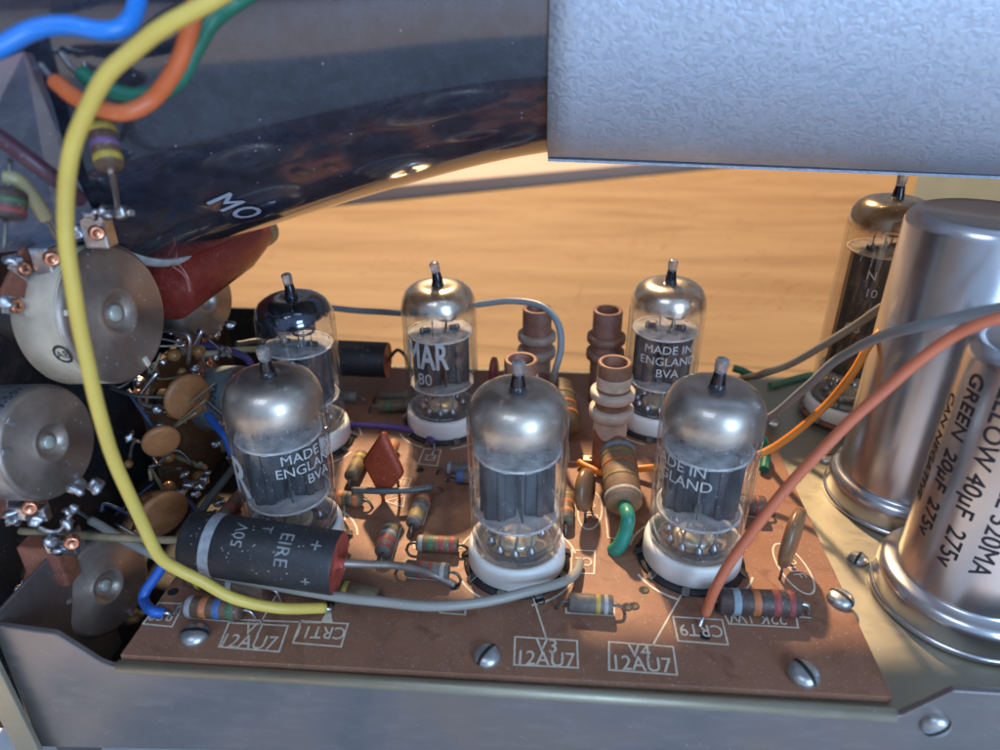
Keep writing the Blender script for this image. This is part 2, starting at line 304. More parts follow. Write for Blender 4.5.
def flat_text(mb, txt, size, c, ang=0, z=0.012, bold=0.0, sx=1.0, sy=1.0, track=1.0):
    vs, fs = text_geo(txt, size, bold, track); ca, sa = math.cos(ang), math.sin(ang)
    mb.add([(c[0]+v.x*sx*ca-v.y*sy*sa, c[1]+v.x*sx*sa+v.y*sy*ca, z+v.z) for v in vs], fs, False); return mb
def cyl_text(mb, txt, size, r, ang, z, bold=0.0, sx=1.0, rot=0.0, M=None, sy=1.0, track=1.0):
    vs, fs = text_geo(txt, size, bold, track); cr_, sr_ = math.cos(rot), math.sin(rot); out = []
    for v in vs:
        x, y = v.x*sx*cr_-v.y*sy*sr_, v.x*sx*sr_+v.y*sy*cr_
        rr = r+v.z; p = Vector((rr*math.cos(ang+x/r), rr*math.sin(ang+x/r), z+y)); out.append(M @ p if M else p)
    mb.add(out, fs, False); return mb
def wire(name, label, pts, r, mat, group='insulated hook-up wires', bare=None, cat='wire'):
    t = thing(name, label, cat, (0, 0, 0), group)
    sd = Vector((len(label)*1.7, r*50, 3)); q = cm(pts, 10)
    q = [p+Vector((mnoise.noise(p*.9+sd), mnoise.noise(p*.9+sd*2), mnoise.noise(p*.9+sd*3)))*r*.28*min(1, i/4, (len(q)-1-i)/4) for i, p in enumerate(q)]
    MB().tube(q, r, 14).build('insulation', mat, t)
    if bare:
        for pr in bare: MB().tube(cm(pr, 5), r*0.42, 8).build('bare_end', TIN, t)
    return t

# ------------------------------------------------------------------ setting
TZ = -5.0
MB().add([(-260, -120, TZ), (260, -120, TZ), (260, 200, TZ), (-260, 200, TZ)], [(0, 1, 2, 3)], False).build('tabletop', WOOD, kind='structure')
a_, b_ = P(470, 346, TZ), P(960, 384, TZ); a_ = a_-(b_-a_)*2; b_ = b_+(b_-a_)
mb = MB(); mb.add([(a_.x, a_.y, TZ+.006), (b_.x, b_.y, TZ+.006), (b_.x, b_.y+.12, TZ+.006), (a_.x, a_.y+.12, TZ+.006)], [(0, 1, 2, 3)], False)
mb.build('tabletop_joint', paint('dark_joint', (0.07, 0.035, 0.015), 0.7, 0, 0.3, 1, 0, 0, spk=0), kind='structure')
A = P(260, 212, TZ); B = P(640, 175, TZ); d = (B-A).normalized(); nn = Vector((-d.y, d.x, 0))
A2 = A-d*120; B2 = B+d*120
PALE = paint('cream_painted_board', (0.36, 0.30, 0.26), 0.6, 0, 0.08, 0.05, 0.05, 0.05, spk=0)
mb = MB(); mb.add([A2, B2, B2+nn*90, A2+nn*90]+[v+Vector((0, 0, 1.2)) for v in (A2, B2, B2+nn*90, A2+nn*90)], [(0,1,5,4),(1,2,6,5),(2,3,7,6),(3,0,4,7),(4,5,6,7)], False)
mb.build('cream_ledge', PALE, kind='structure')
wb = P(930, 190, 2)
MB().box((0, 0, 2.6), (7, 2.5, 5.2)).build('cardboard_box', paint('brown_card', (0.52, 0.38, 0.18), 0.7, 0, 0.1, 0.5, 0, 0.1), loc=PW(966, 186, 42)-Vector((0, 0, 3.5)), label='tan brown block standing behind the two metal cans under the blue shield', category='block')
# sheet of paper on the table at lower left with blue marks
pp = thing('paper_sheet', 'white paper sheet with blue marks on the table below the left chassis corner', 'paper', (-15.5, 11, TZ+0.01))
MB().box((14, -38, 0), (70, 78, 0.02)).build('sheet', paint('white_paper', (0.72, 0.72, 0.74), 0.7, 0, 0.03, 1, 0, 0, spk=0), pp)
MB().tube(cm([(0.6, 2.5, .03), (1.0, 2.2, .03), (1.2, 1.6, .03), (1.7, 1.5, .03), (1.9, 0.9, .03)], 6), 0.09, 6).build('blue_mark', paint('blue_ink', (0.04, 0.2, 0.6), 0.5, 0, 0.1, 2, 0, 0, spk=0), pp)

# ------------------------------------------------------------------ chassis
FY = 9.22
ch = thing('chassis', 'bluish zinc plated sheet metal chassis carrying the brown circuit board', 'chassis', (0, 0, 0))
prof = [(-10.75, 0.86), (-9.5, 0.73), (-8.78, -0.02), (-8.6, -0.10), (6.62, -0.06), (7.35, 0.70), (14, 0.72), (14, -2.6), (1.2, -1.92), (-11, -2.88)]
M = Matrix(((1, 0, 0, 0), (0, 0, 1, 0), (0, 1, 0, 0), (0, 0, 0, 1)))     # (x,y,z)->(x,z,y)
MB().prism(prof, FY-0.14, FY, M).build('front_panel', ZINC, ch, bevel=0.03)
MB().tube([(-8.5, FY-0.04, -0.20), (6.58, FY-0.04, -0.16)], 0.13, 16).build('folded_lip', ZINCY, ch)
dk = [(-8.45, FY+0.02), (14, FY+0.02), (14, 22.8), (-8.45, 22.8)]
MB().prism(dk, -0.34, -0.20).build('deck', ZINCY, ch, bevel=0.02)
MB().box((-.5, 29.7, 10.0), (20, 5.2, .25)).build('unseen_shade_rail', ZINC, ch, bevel=0.03)  # unseen slab added behind the picture tube to shade the rear of the board
# left corner post, end flange and the panel behind the controls
MB().box((-11.0, FY-0.35, -2.9), (0.55, 0.12, 9.0)).build('corner_flange', ZINCY, ch, bevel=0.02)
MB().box((-10.76, 10.6, -1.8), (0.08, 2.7, 5.6)).build('side_panel', ZINC, ch, bevel=0.02)
MB().box((-13.9, 17, 6.0), (0.12, 17.5, 20)).build('control_panel', paint('dark_blue_grey_panel', (0.05, 0.06, 0.08), 0.4, 0.6, 0.3, 0.4, 0.3), ch)
MB().box((-11, 16, -2.9), (6, 13, 0.1)).build('floor_plate', BLK, ch)
MB().box((-11.2, 22.6, -0.3), (5.4, 0.1, 4.6)).build('rear_panel', BLK, ch)

# board
bd = thing('circuit_board', 'dusty brown phenolic circuit board with cream printed legends', 'circuit board', (0, 0, 0))
FR, BR = P(893, 697), P(745, 378)
MB().prism([(-8.48, 9.29), (FR.x, FR.y), (BR.x-0.02, BR.y), (-8.2, 22.15)], -0.17, 0.0).build('board', BOARD, bd, bevel=0.015)
_ln = [0]
def line(mb, a, b, wd=0.04):
    _ln[0] += 1; zl = 0.007+0.0015*(_ln[0] % 2)
    a = P(*a) if len(a) == 2 else Vector(a); b = P(*b) if len(b) == 2 else Vector(b); d = b-a; n = Vector((-d.y, d.x, 0)).normalized()*wd/2; e = d.normalized()*wd/2
    q = [a-n-e, b-n+e, b+n+e, a+n-e]; mb.add([(v.x, v.y, zl) for v in q], [(0, 1, 2, 3)], False)
def legend(lines, texts, wd=0.04, name='printed_legend'):
    mb = MB()
    for poly in lines:
        for a, b in zip(poly[:-1], poly[1:]): line(mb, a, b, wd)
    for (t, size, (u, v), ang, bold) in texts:
        c = P(u, v); flat_text(mb, t, size*.80, (c.x, c.y), ang, 0.010, .018, .84)
    mb.build(name, INK, bd)
R180 = PI+0.02
legend([[(515, 637), (577, 641), (578, 668), (514, 665), (515, 637)], [(546, 638), (533, 597)]], [('V3', .62, (546, 646), 0, .012), ('12AU7', .62, (547, 659), 0, .012)])
legend([[(609, 642), (673, 647), (677, 675), (609, 670), (609, 642)], [(653, 645), (683, 592)]], [('V4', .62, (639, 651), 0, .012), ('12AU7', .62, (643, 664), 0, .012)])
legend([[(229, 623), (288, 626), (279, 652), (219, 647), (229, 623)], [(260, 624), (281, 587)]], [('V1', .58, (253, 629), 0, .012), ('12AU7', .62, (250, 642), 0, .012)])
legend([[(301, 621), (348, 624), (341, 647), (293, 643), (301, 621)]], [('CRT11', .56, (321, 633), R180, .012)])
mb = MB(); q = [P(321, 622), P(333, 623), P(330, 609), P(328, 609)]; mb.add([(v.x, v.y, 0.008) for v in q], [(0, 1, 2, 3)], False); mb.build('printed_arrow', INK, bd)
legend([[(673, 617), (722, 620), (728, 645), (678, 641), (673, 617)]], [('CRT9', .56, (701, 631), R180, .012)])
legend([[(159, 603), (184, 604), (172, 627), (143, 624), (159, 603)]], [('RS8', .52, (162, 616), R180, .012)])
legend([[(190, 612), (188, 618), (232, 622), (236, 612)], [(240, 620), (320, 623)]], [('5.6K', .42, (217, 616), R180, .012)])
legend([[(572, 550), (595, 551), (594, 574), (571, 573), (572, 550)]], [('C2', .5, (584, 562), R180, .012)])
legend([[(441, 604), (440, 613), (465, 615), (466, 602)]], [])
legend([[(424, 449), (441, 450), (437, 466), (418, 464), (424, 449)]], [('E2', .52, (430, 458), R180, .012)])
legend([[(725, 616), (729, 624), (798, 628), (796, 617), (810, 618)]], [('22K.1W', .52, (757, 619), R180, .014)])
legend([[(566, 608), (566, 613), (614, 616), (614, 608)]], [('.001', .42, (590, 609), R180, .014)])
legend([[(396, 477), (411, 479), (407, 490)], [(394, 479), (392, 486)]], [('10', .42, (401, 483), R180, .012)])
legend([[(385, 501), (405, 496), (403, 507), (385, 501)]], [('7', .42, (397, 501), R180, .01)])
legend([[(401, 528), (392, 558)]], []); legend([[(430, 503), (423, 525), (412, 525)]], [])
legend([[(414, 548), (456, 551)], [(414, 548), (414, 543)]], []); legend([[(408, 574), (408, 578), (448, 581)]], [])
legend([[(605, 507), (608, 538), (633, 540), (630, 510)]], []); legend([[(568, 440), (569, 462), (600, 463)], [(585, 462), (585, 475)]], [])
legend([[(575, 516), (577, 490)], [(338, 600), (376, 604), (376, 600)]], []); legend([[(745, 516), (764, 518), (768, 510)]], [])
legend([[(345, 520), (344, 502)]], []); legend([[(350, 397), (365, 399)], [(376, 411), (411, 412), (412, 408)]], []); legend([[(446, 480), (475, 481)]], [])
def oval(c, a, b, rot, txt, tr):
    mb = MB(); cc = P(*c); vs = []
    for i in range(36):
        t = 2*PI*i/36
        for k_ in (0, .05): x, y = (a+k_)*math.cos(t), (b+k_)*math.sin(t); vs.append((cc.x+x*math.cos(rot)-y*math.sin(rot), cc.y+x*math.sin(rot)+y*math.cos(rot), .009))
    mb.add(vs, [(2*i, 2*i+1, (2*i+3) % 72, (2*i+2) % 72) for i in range(36)], False)
    flat_text(mb, txt, 0.4, (cc.x, cc.y), tr, 0.010, .012); mb.build('printed_legend', INK, bd)
oval((590, 510), .75, .28, PI/2-.1, '·2μF', -PI/2+.1); oval((793, 568), .8, .3, PI/2+.15, '·2μF', -PI/2+.2)
for hp in [(627, 607), (634, 606), (420, 470), (540, 601), (330, 604), (247, 590), (476, 541), (473, 562), (559, 548), (561, 566), (640, 547), (737, 553), (644, 590), (173, 592), (345, 545), (346, 556), (705, 636), (742, 600), (363, 500), (455, 586)]:
    c = P(*hp); MB().lathe([(0.0, 0.006), (0.075, 0.006), (0.085, 0.012), (0.115, 0.010), (0.12, 0.0)], 14, Matrix.Translation((c.x, c.y, 0))).build('pin_hole', BLK, bd)

# ------------------------------------------------------------------ screws
def screw(px, r, slot, label, z=0.0, M=None):
    c = P(*px, z) if len(px) == 2 else Vector(px); t = thing('screw', label, 'screw', c, 'slotted screws of the chassis')
    if M: t.rotation_euler = M
    n = 12; a = slot; w2 = r*0.13
    MB().lathe([(r*0.98, 0), (r, r*0.12), (r*.92, r*.36), (r*.7, r*.55), (r*.4, r*.64), (0, r*.67)], 32).build('head', SCREW, t)
    Mx = Matrix.Rotation(a, 4, 'Z'); pf = [(0, .67), (.4, .64), (.7, .55), (.92, .36), (1.0, .12)]
    def hz(q):
        for (a0, z0), (a1, z1) in zip(pf[:-1], pf[1:]):
            if q <= a1: return z0+(z1-z0)*(q-a0)/(a1-a0)
        return .1
    mb = MB(); vs = []; k = 25
    for i in range(k):
        s_ = -1.0+2.0*i/(k-1)
        for sgn in (-1, 1): vs.append(Mx @ Vector((s_*r*.995, sgn*w2, r*(hz(min(1, abs(s_)+.0))+.035))))
    mb.add(vs, [(2*i, 2*i+2, 2*i+3, 2*i+1) for i in range(k-1)]); mb.build('slot', BLK, t)
    return t
screw((195, 636), .30, 0.1, 'domed slotted screw between the RS8 and V1 legends at the front left of the board')
screw((487, 657), .29, 1.0, 'flat slotted screw just left of the boxed V3 legend')
screw((803, 675), .32, -1.15, 'domed slotted screw at the front right corner of the board below the big resistor')
screw((840, 600), .29, -0.9, 'pale slotted screw at the right edge of the board beside the near can')
screw((858, 560), .24, 0.9, 'slotted screw on the metal deck between the two cans and the board', -0.2)
screw((826, 460), .27, 0.2, 'dull screw on the deck behind the salmon wire and left of the rear can', -0.2)
screw((772, 423), .24, 0.6, 'small round screw at the right rear edge of the board under the orange wire')
fs = PY(935, 724, FY-.14); screw((fs.x, fs.y, fs.z), .27, 0.75, 'slotted screw in the vertical chassis front below the near can', M=(PI/2, 0, 0))

BUTTON, _n, _b, _o = new_mat('pressed_glass_button'); _b.inputs['Base Color'].default_value = (0.95, 0.93, 0.9, 1); _b.inputs['Transmission Weight'].default_value = 0.95; _b.inputs['Roughness'].default_value = 0.06; _b.inputs['IOR'].default_value = 1.5
GLOWTIN = paint('warm_glow_metal', (0.80, 0.68, 0.48), 0.3, 0.35, 0.1, 5, 0.1, 0.2, spk=0)  # warm bright colour for the glow discs added inside the tube bases
MICAR = paint('mica_edge_white', (0.66, 0.62, 0.58), 0.4, 0, 0.3, 6, 0, 0, spk=0)
TIPG = paint('frosted_tip_glass', (0.50, 0.48, 0.48), 0.12, 0, 0.1, 4, 0, 0, spk=0)
TIPG.node_tree.nodes['Principled BSDF'].inputs['Transmission Weight'].default_value = 0.75
# ------------------------------------------------------------------ valves
def mica_disc(z, r, hole=0):
    mb = MB(); n = 60; pts = []
    for i in range(n):
        a = 2*PI*i/n; rr = r if (i % 5 in (0, 1)) else r*0.93
        if i % 15 in (7, 8): rr = r*0.88
        pts.append((rr*math.cos(a), rr*math.sin(a)))
    return mb.prism(pts, z, z+0.03)
def socket(c, label, r=1.12, zt=0.66, mat=None, brown=False):
    t = thing('valve_socket', label, 'valve socket', (c[0], c[1], 0), 'ceramic valve sockets on the board')
    k = r/1.12
    MB().lathe([(0.95*k, .10), (1.08*k, .08), (1.13*k, .16), (1.12*k, zt-.12), (1.09*k, zt), (1.0*k, zt+.02), (0.96*k, zt-.06), (0.95*k, .2), (0, .2)], 56).build('ceramic_ring', mat or CERAM, t)
    MB().lathe([(1.02*k, .10), (1.22*k, .07), (1.24*k, .02), (1.2*k, 0.003)], 48).build('base_ring', BLK if not brown else BAKE, t)
    for i in range(9):
        a = 2*PI*(i+.4)/9; M = Matrix.Rotation(a, 4, 'Z') @ Matrix.Translation((1.21*k, 0, 0.09))
        MB().box((0, 0, 0), (0.22, 0.17, 0.035), None).build('contact_tab', DARKTIN, t, bevel=0.01).matrix_local = M @ Matrix.Rotation(0.5, 4, 'Y')
    if not brown:
        for (a0, a1) in ((0.25, 1.2), (1.9, 2.9), (3.6, 4.4), (5.0, 5.9)):
            mb = MB()
            vs = [(rr_*math.cos(a0+(a1-a0)*i/14), rr_*math.sin(a0+(a1-a0)*i/14), .009) for i in range(15) for rr_ in (1.39, 1.445)]
            mb.add(vs, [(2*i, 2*i+1, 2*i+3, 2*i+2) for i in range(14)], False)
            mb.build('printed_ring', INK, bd, loc=(c[0], c[1], 0))
    return t
def valve(c, label, Ht=4.66, r=1.08, glass=GLASS, getter=None, texts=(), rot=0.0, anode=ANODE, tip=(0.03, 0.02), tilt=(0, 0), gz=0.0, tiph=0.62, kind=0):
    t = thing('vacuum_tube', label, 'vacuum tube', (c[0], c[1], 0), 'glass vacuum tubes on the board'); t.rotation_euler = (tilt[0], tilt[1], 0)
    k = r/1.08; h = Ht
    def env(q, top=0):
        rr = lambda x: max(0.0, x*k-q)
        return [(rr(.78), .46+q), (rr(.90), .50+q), (rr(.97), .60+q), (rr(.985), .74), (rr(1.03), .90), (rr(1.05), 1.3), (rr(1.08), 2.2), (rr(1.08), h-.78), (rr(1.065), h-.58), (rr(1.01), h-.38), (rr(.90), h-.2-q*.6), (rr(.74), h-.085-q), (rr(.55), h-.03-q), (rr(.40), h-.035-q), (rr(.28), h-.05-q)]
    pr = env(0)+[(.20, h-.02), (.15, h+.05)]
    MB().lathe(pr, 64).build('glass_envelope', glass, t)
    # inner wall, seen as the bright line inside the outer edge
    g = MB().lathe(env(0.09)[:-6], 56); g.build('inner_glass_wall', CLEAR, t)
    MB().lathe([(0, .48), (.7*k, .48), (.84*k, .54), (.78*k, .66), (.5*k, .64), (.0, .64)], 40).build('button_base', BUTTON, t)
    MB().lathe([(0, .80), (.38, .79), (.44, .75), (.44, .66)], 30).build('added_glow_disc', GLOWTIN, t)  # disc added to give a golden glow low inside the glass
    zz = h-.78
    MB().lathe([(0.01, h-.11)]+[(p[0]*0.985, p[1]-0.012) for p in env(0.0)[7:]][::-1] + [(1.06*k, zz-.6)], 56).build('getter_coating', getter, t, loc=(0, 0, 0))
    # exhaust tip, slightly bent
    dx, dy = tip; pts = [Vector((0, 0, h-.08)), Vector((0, 0, h+.10)), Vector((dx, dy, h+.3)), Vector((dx*2.2, dy*2, h+tiph*.8)), Vector((dx*3, dy*3, h+tiph))]
    pr_ = cm(pts, 6); n2 = len(pr_)//2
    def rad(f): return 0.18-0.06*f
    MB().tube(pr_[:n2+1], rad, 18).build('sealed_tip', TIPD, t)
    MB().tube(pr_[n2:], lambda f: 0.120+0.02*math.sin(PI*f) if f < .7 else 0.136*math.sqrt(max(0.02, 1-((f-.7)/.31)**2)), 18).build('tip_end', TIPG, t)
    # electrodes
    R_ = Matrix.Rotation(rot, 4, 'Z'); zb, zt = 1.58, h-1.50
    for zc in (zb-.04, zt): mica_disc(zc, .97*k).build('mica_spacer', MICA, t).rotation_euler.z = rot
    if kind == 0:
        for s_ in (-1, 1):
            out = [(-.30, -.36), (-.10, -.40), (-.07, -.46), (.07, -.46), (.10, -.40), (.30, -.36), (.36, -.30), (.36, -.06), (.42, 0), (.36, .06), (.36, .30), (.30, .36), (.1, .40), (.07, .46), (-.07, .46), (-.10, .40), (-.30, .36), (-.36, .30), (-.36, .06), (-.42, 0), (-.36, -.06), (-.36, -.30)]
            MB().prism([(x*.98*k+s_*.43*k, y*k) for x, y in out], zb+.02, zt-.02, R_).build('anode_plate', anode, t, bevel=0.012)
        MB().box((0, 0, (zb+zt)/2), (.035, 1.25*k, zt-zb-.1), R_).build('shield_fin', anode, t)
    else:
        out = [(.88*math.cos(a)*(1 if i % 2 else .95), .78*math.sin(a)*(1 if i % 2 else .95)) for i, a in enumerate([2*PI*j/24 for j in range(24)])]
        MB().prism(out, zb+.02, zt-.02, R_).build('anode_plate', anode, t, bevel=0.012)
    for (x, y) in ((-.43, .0), (.43, .0)):
        p = R_ @ Vector((x*k, y*k, 0)); MB().box((p.x, p.y, zt+.09), (.30, .16, .12), R_).build('cathode_tab', anode, t, bevel=.015)
        MB().box((p.x, p.y, zb-.10), (.26, .14, .10), R_).build('cathode_tab', DARKTIN, t, bevel=.015)
    for (zc, th_) in ((zb-.045, .036), (zt-.002, .036)):
        MB().lathe([(.90*k, zc), (.945*k, zc), (.945*k, zc+th_), (.90*k, zc+th_)], 60).build('mica_rim', MICAR, t)
    mb = MB()
    for i in range(8):
        a = 2*PI*i/8+.3; x, y = .55*math.cos(a), .30*math.sin(a); p = R_ @ Vector((x, y, 0))
        mb.tube([(p.x, p.y, zt), (p.x, p.y, zt+.16+.1*(i % 3))], .022, 6)
    mb.build('support_rods', SOLDER, t)
    q = R_ @ Vector((0.15, 0.0, 0)); MB().tube([(q.x, q.y, zt), (q.x+.05, q.y, zt+.35), (q.x+.05, q.y, zt+.42)], .03, 6).build('getter_post', TIN, t)
    MB().tube([(q.x+.05+.28*math.cos(a), q.y+.28*math.sin(a), zt+.44) for a in [2*PI*i/20 for i in range(21)]], .035, 8, False).build('getter_ring', DARKTIN, t)
    for i in range(9):
        a = 2*PI*(i+.5)/10; x, y = .60*k*math.cos(a), .60*k*math.sin(a); x2, y2 = .42*k*math.cos(a+.3), .28*k*math.sin(a+.3)
        mb = MB().tube(cm([(x, y, .5), (x, y, .9), ((x+x2)/2*1.15, (y+y2)/2*1.15, 1.35), (x2, y2, zb)], 4), .030, 7)
        mb.lathe([(.0, .64), (.11, .66), (.10, .76), (.05, .84), (.03, .86)], 10, Matrix.Translation((x, y, 0)))
        mb.build('lead_pin', SOLDER, t)
    for (txt, size, ang, z, bold, sx_) in texts: cyl_text(MB(), txt, size, r*1.0+.012, ang, z, bold, sx_).build('glass_print', GINK, t)
    return t
G1 = getter_mat('getter_silver', (0.70, 0.60, 0.48), 0.26, 3.82, 4.12)
G2 = getter_mat('getter_dusty', (0.60, 0.52, 0.43), 0.40, 3.62, 3.98)
G3 = getter_mat('getter_dark', (0.07, 0.068, 0.10), 0.12, 3.86, 3.96, -0.30, 1.0)
G4 = getter_mat('getter_bronze', (0.46, 0.38, 0.28), 0.22, 5.95, 6.25)
FRONT = -PI/2
V = dict(V1=(-6.0, 12.85), V2=(-7.05, 17.3), V3=(-.66, 12.58), V4=(3.41, 12.96), B=(-3.25, 18.48), CC=(3.28, 19.09), EL=(9.30, 20.1))
socket(V['V1'], 'white ceramic socket under the tube behind the big black capacitor'); socket(V['V2'], 'cream ceramic socket under the rear left tube with the dark top')
socket(V['V3'], 'white ceramic socket in the centre front above the V3 legend'); socket(V['V4'], 'white ceramic socket at front right above the V4 legend')
socket(V['B'], 'cream ceramic socket beside the E2 legend under the rear middle tube'); socket(V['CC'], 'cream ceramic socket at the right rear of the board behind the coil formers')
valve(V['V1'], 'glass vacuum tube with smoky grey top standing behind the big black capacitor', glass=GLASS_OLD, getter=G2, rot=.5, tip=(-.01, -.01),
      texts=[('MADE IN', .34, FRONT+.98, 3.08, .010, 1), ('ENGLAND', .34, FRONT+.96, 2.76, .010, 1), ('BVA', .34, FRONT+1.12, 2.44, .010, 1), ('R', 1.35, FRONT-.60, 2.55, .05, .65)])
valve(V['V2'], 'glass vacuum tube with glossy blue black getter patch, rear left', glass=GLASS, getter=G3, rot=-.2, tip=(-.02, 0), texts=[])
valve(V['V3'], 'glass vacuum tube with silver grey top standing above the V3 legend', glass=GLASS_OLD, getter=G2, rot=.25, tip=(.005, .0), texts=[('9', .36, FRONT-1.02, 2.9, .012, .8), ('6', .36, FRONT-1.02, 2.58, .012, .8)])
valve(V['V4'], 'glass vacuum tube with silver top and partly hidden print standing above the V4 legend', glass=GLASS, getter=G2, rot=-.25, tip=(.01, 0), texts=[('MADE IN', .36, FRONT-.85, 3.18, .010, 1), ('ENGLAND', .36, FRONT-.82, 2.84, .010, 1)])
valve(V['B'], 'glass vacuum tube with shiny silver top and large white MAR lettering, rear middle', glass=GLASS, getter=G1, rot=.35, tip=(-.03, 0), texts=[('MAR', 1.15, FRONT-.22, 2.86, .05, .55), ('80', .52, FRONT-.30, 2.12, .012, .9)])
valve(V['CC'], 'glass vacuum tube with silver top and MADE IN ENGLAND BVA print, rear right', glass=GLASS, getter=G1, rot=-.15, tip=(.005, 0), texts=[('MADE IN', .36, FRONT+.0, 2.98, .012, 1), ('ENGLAND', .36, FRONT+.02, 2.62, .012, 1), ('BVA', .36, FRONT+.02, 2.25, .012, 1)])
socket(V['EL'], 'brown and white socket on the metal deck under the tall rear tube', 1.18, .55, None, True)
valve(V['EL'], 'tall glass power tube with bronze top leaning behind the rear can', Ht=6.85, r=1.12, glass=GLASS_BROWN, getter=G4, rot=.4, anode=ANODED, tip=(.0, 0), kind=1, tiph=.8,
      texts=[('N', .36, FRONT-.55, 4.9, .01, 1), ('10', .34, FRONT-.45, 4.4, .01, 1), ('G8', .36, FRONT-.7, 3.3, .01, 1)])

# ------------------------------------------------------------------ coil formers
FORM = paint('red_brown_paper_tube', (0.23, 0.105, 0.06), 0.55, 0, 0.35, 3, 0.25, 0.2); FORMD = paint('stained_paper_tube', (0.20, 0.09, 0.065), 0.55, 0, 0.35, 3, 0.4, 0.2)
WAX = paint('waxed_winding', (0.60, 0.48, 0.38), 0.5, 0, 0.2, 4, 0.4, 0.35, speck=16); WAXD = paint('dirty_waxed_winding', (0.30, 0.24, 0.20), 0.5, 0, 0.2, 4, 0.4, 0.35)
def former(c, label, fm, wm, h=3.22):
    t = thing('coil_former', label, 'coil former', (c[0], c[1], 0), 'four coil formers standing on the board')
    MB().lathe([(.33, 0), (.33, h-.02), (.36, h), (.43, h), (.455, h-.04), (.455, 0)], 36).build('paper_tube', fm, t)
    def ring(z0, z1, r):
        p = [(.456, z0-.05), (r*.92, z0-.04), (r, z0+.01), (r+.01, (z0+z1)/2), (r, z1-.02), (r*.93, z1+.01), (.456, z1+.02)]
        return MB().lathe(p, 36)
    ring(h-1.05, h-.83, .60).build('winding', wm, t); ring(h-1.62, h-1.36, .60).build('winding', wm, t)
    m_ = MB(); prof_ = []
    n = 36; vs = []
    for i in range(n):
        a = 2*PI*i/n; zl = h-2.12+.10*math.sin(4*a); vs += [(.462*math.cos(a), .462*math.sin(a), h-1.7), (.462*math.cos(a), .462*math.sin(a), zl)]
    m_.add(vs, [(2*i, 2*i+1, (2*i+3) % (2*n), (2*i+2) % (2*n)) for i in range(n)]); m_.build('wax_skirt', wm, t)
    if wm is WAX: MB().lathe([(.461, h-.72), (.461, h-.38)], 36).build('wax_collar', wm, t)
    return t
former((1.68, 16.75), 'bright copper brown coil former with two cream windings, front one between the front tubes', FORM, WAX)
former((-.80, 16.75), 'copper rimmed coil former whose top shows just behind the tip of the tube above V3', FORM, WAX)
former((1.70, 20.3), 'dark brown coil former behind the bright one with two brownish windings', FORMD, paint('brown_winding', (0.19, 0.10, 0.07), 0.5, 0, 0.2, 4, 0.3, 0.35))
former((-.48, 20.3), 'stained coil former with greyish windings under the bend of the thin blue grey wire', FORMD, WAXD)

# ------------------------------------------------------------------ resistors
BR1 = paint('resistor_brown', (0.10, 0.055, 0.033), 0.55, 0, 0.25, 4, 0.4, 0.2); BR2 = paint('resistor_olive', (0.12, 0.09, 0.05), 0.55, 0, 0.25, 4, 0.4, 0.2)
BR3 = paint('resistor_dark', (0.06, 0.04, 0.035), 0.5, 0, 0.25, 4, 0.3, 0.2); BR4 = paint('resistor_tan', (0.27, 0.17, 0.095), 0.5, 0, 0.2, 4, 0.3, 0.2); BR5 = paint('resistor_grey', (0.125, 0.105, 0.09), 0.55, 0, 0.25, 4, 0.4, 0.2)
def resistor(a, b, r, z, mat, bands, label, leads=(1, 1), z2=None, lead=DARKTIN, pts=None, lw=0.035, drop=True):
    if pts: p0, p1 = pts
    else:
        r *= .84; z = z*.86
        p0 = P(a[0], a[1], z); p1 = P(b[0], b[1], z if z2 is None else z2)
    c = (p0+p1)/2; t = thing('resistor', label, 'resistor', c, 'banded resistors'); M, ln = axisM(p0-c, p1-c)
    MB().lathe([(0, 0), (r*.86, 0), (r, r*.16), (r, ln-r*.16), (r*.86, ln), (0, ln)], 28, M).build('body', mat, t)
    for (f, wd, col) in bands:
        MB().lathe([(r*1.0, (f-wd/2)*ln), (r*1.022, (f-wd/2)*ln+.008), (r*1.022, (f+wd/2)*ln-.008), (r*1.0, (f+wd/2)*ln)], 28, M).build('colour_band', band_mat(col), t)
    d = (p1-p0).normalized(); dh = Vector((d.x, d.y, 0)); dh = dh.normalized() if dh.length > .2 else Vector((0, -1, 0))
    for s_, p, on in ((-1, p0-c, leads[0]), (1, p1-c, leads[1])):
        if not on: continue
        e1 = p+d*s_*.14; e2 = p+dh*s_*.27; e2.z = -c.z+.12 if drop else e2.z; e2 = Vector((e2.x, e2.y, max(-c.z+.05, -c.z+.12))) if drop else e2
        q = [p-d*s_*.02, p+d*s_*.10, p+d*s_*.20+Vector((0, 0, -.06)), Vector((e2.x+.0, e2.y, -c.z))] if drop else [p, p+d*s_*.5]
        MB().tube(cm(q, 5), lw, 8).build('lead', lead, t)
    return t
resistor((186, 606), (242, 610), .27, .30, BR1, [(.10, .10, 'silver'), (.36, .12, 'orange'), (.60, .12, 'blue'), (.84, .12, 'green')], 'brown resistor with silver, orange, blue and green bands beside the RS8 legend', lead=TIN)
resistor((192, 576), (268, 589), .31, .42, BR1, [(.14, .06, 'yellow'), (.56, .07, 'white')], 'fat brown resistor with yellow and white bands lying under the big black capacitor', lead=TIN)
resistor((338, 588), (378, 596), .22, .24, BR2, [(.22, .12, 'yellow')], 'dark olive resistor with one yellow band beside the end of the yellow wire')
resistor((383, 553), (391, 526), .24, .26, BR5, [(.10, .1, 'red'), (.36, .16, 'red'), (.60, .12, 'silver'), (.84, .12, 'gold')], 'grey resistor with faded red bands standing alone left of the centre of the board')
resistor((413, 524), (425, 494), .23, .26, BR5, [(.22, .26, 'gold'), (.50, .12, 'grey'), (.76, .14, 'orange')], 'resistor with gold, grey and orange bands under the end of the black sleeved wire')
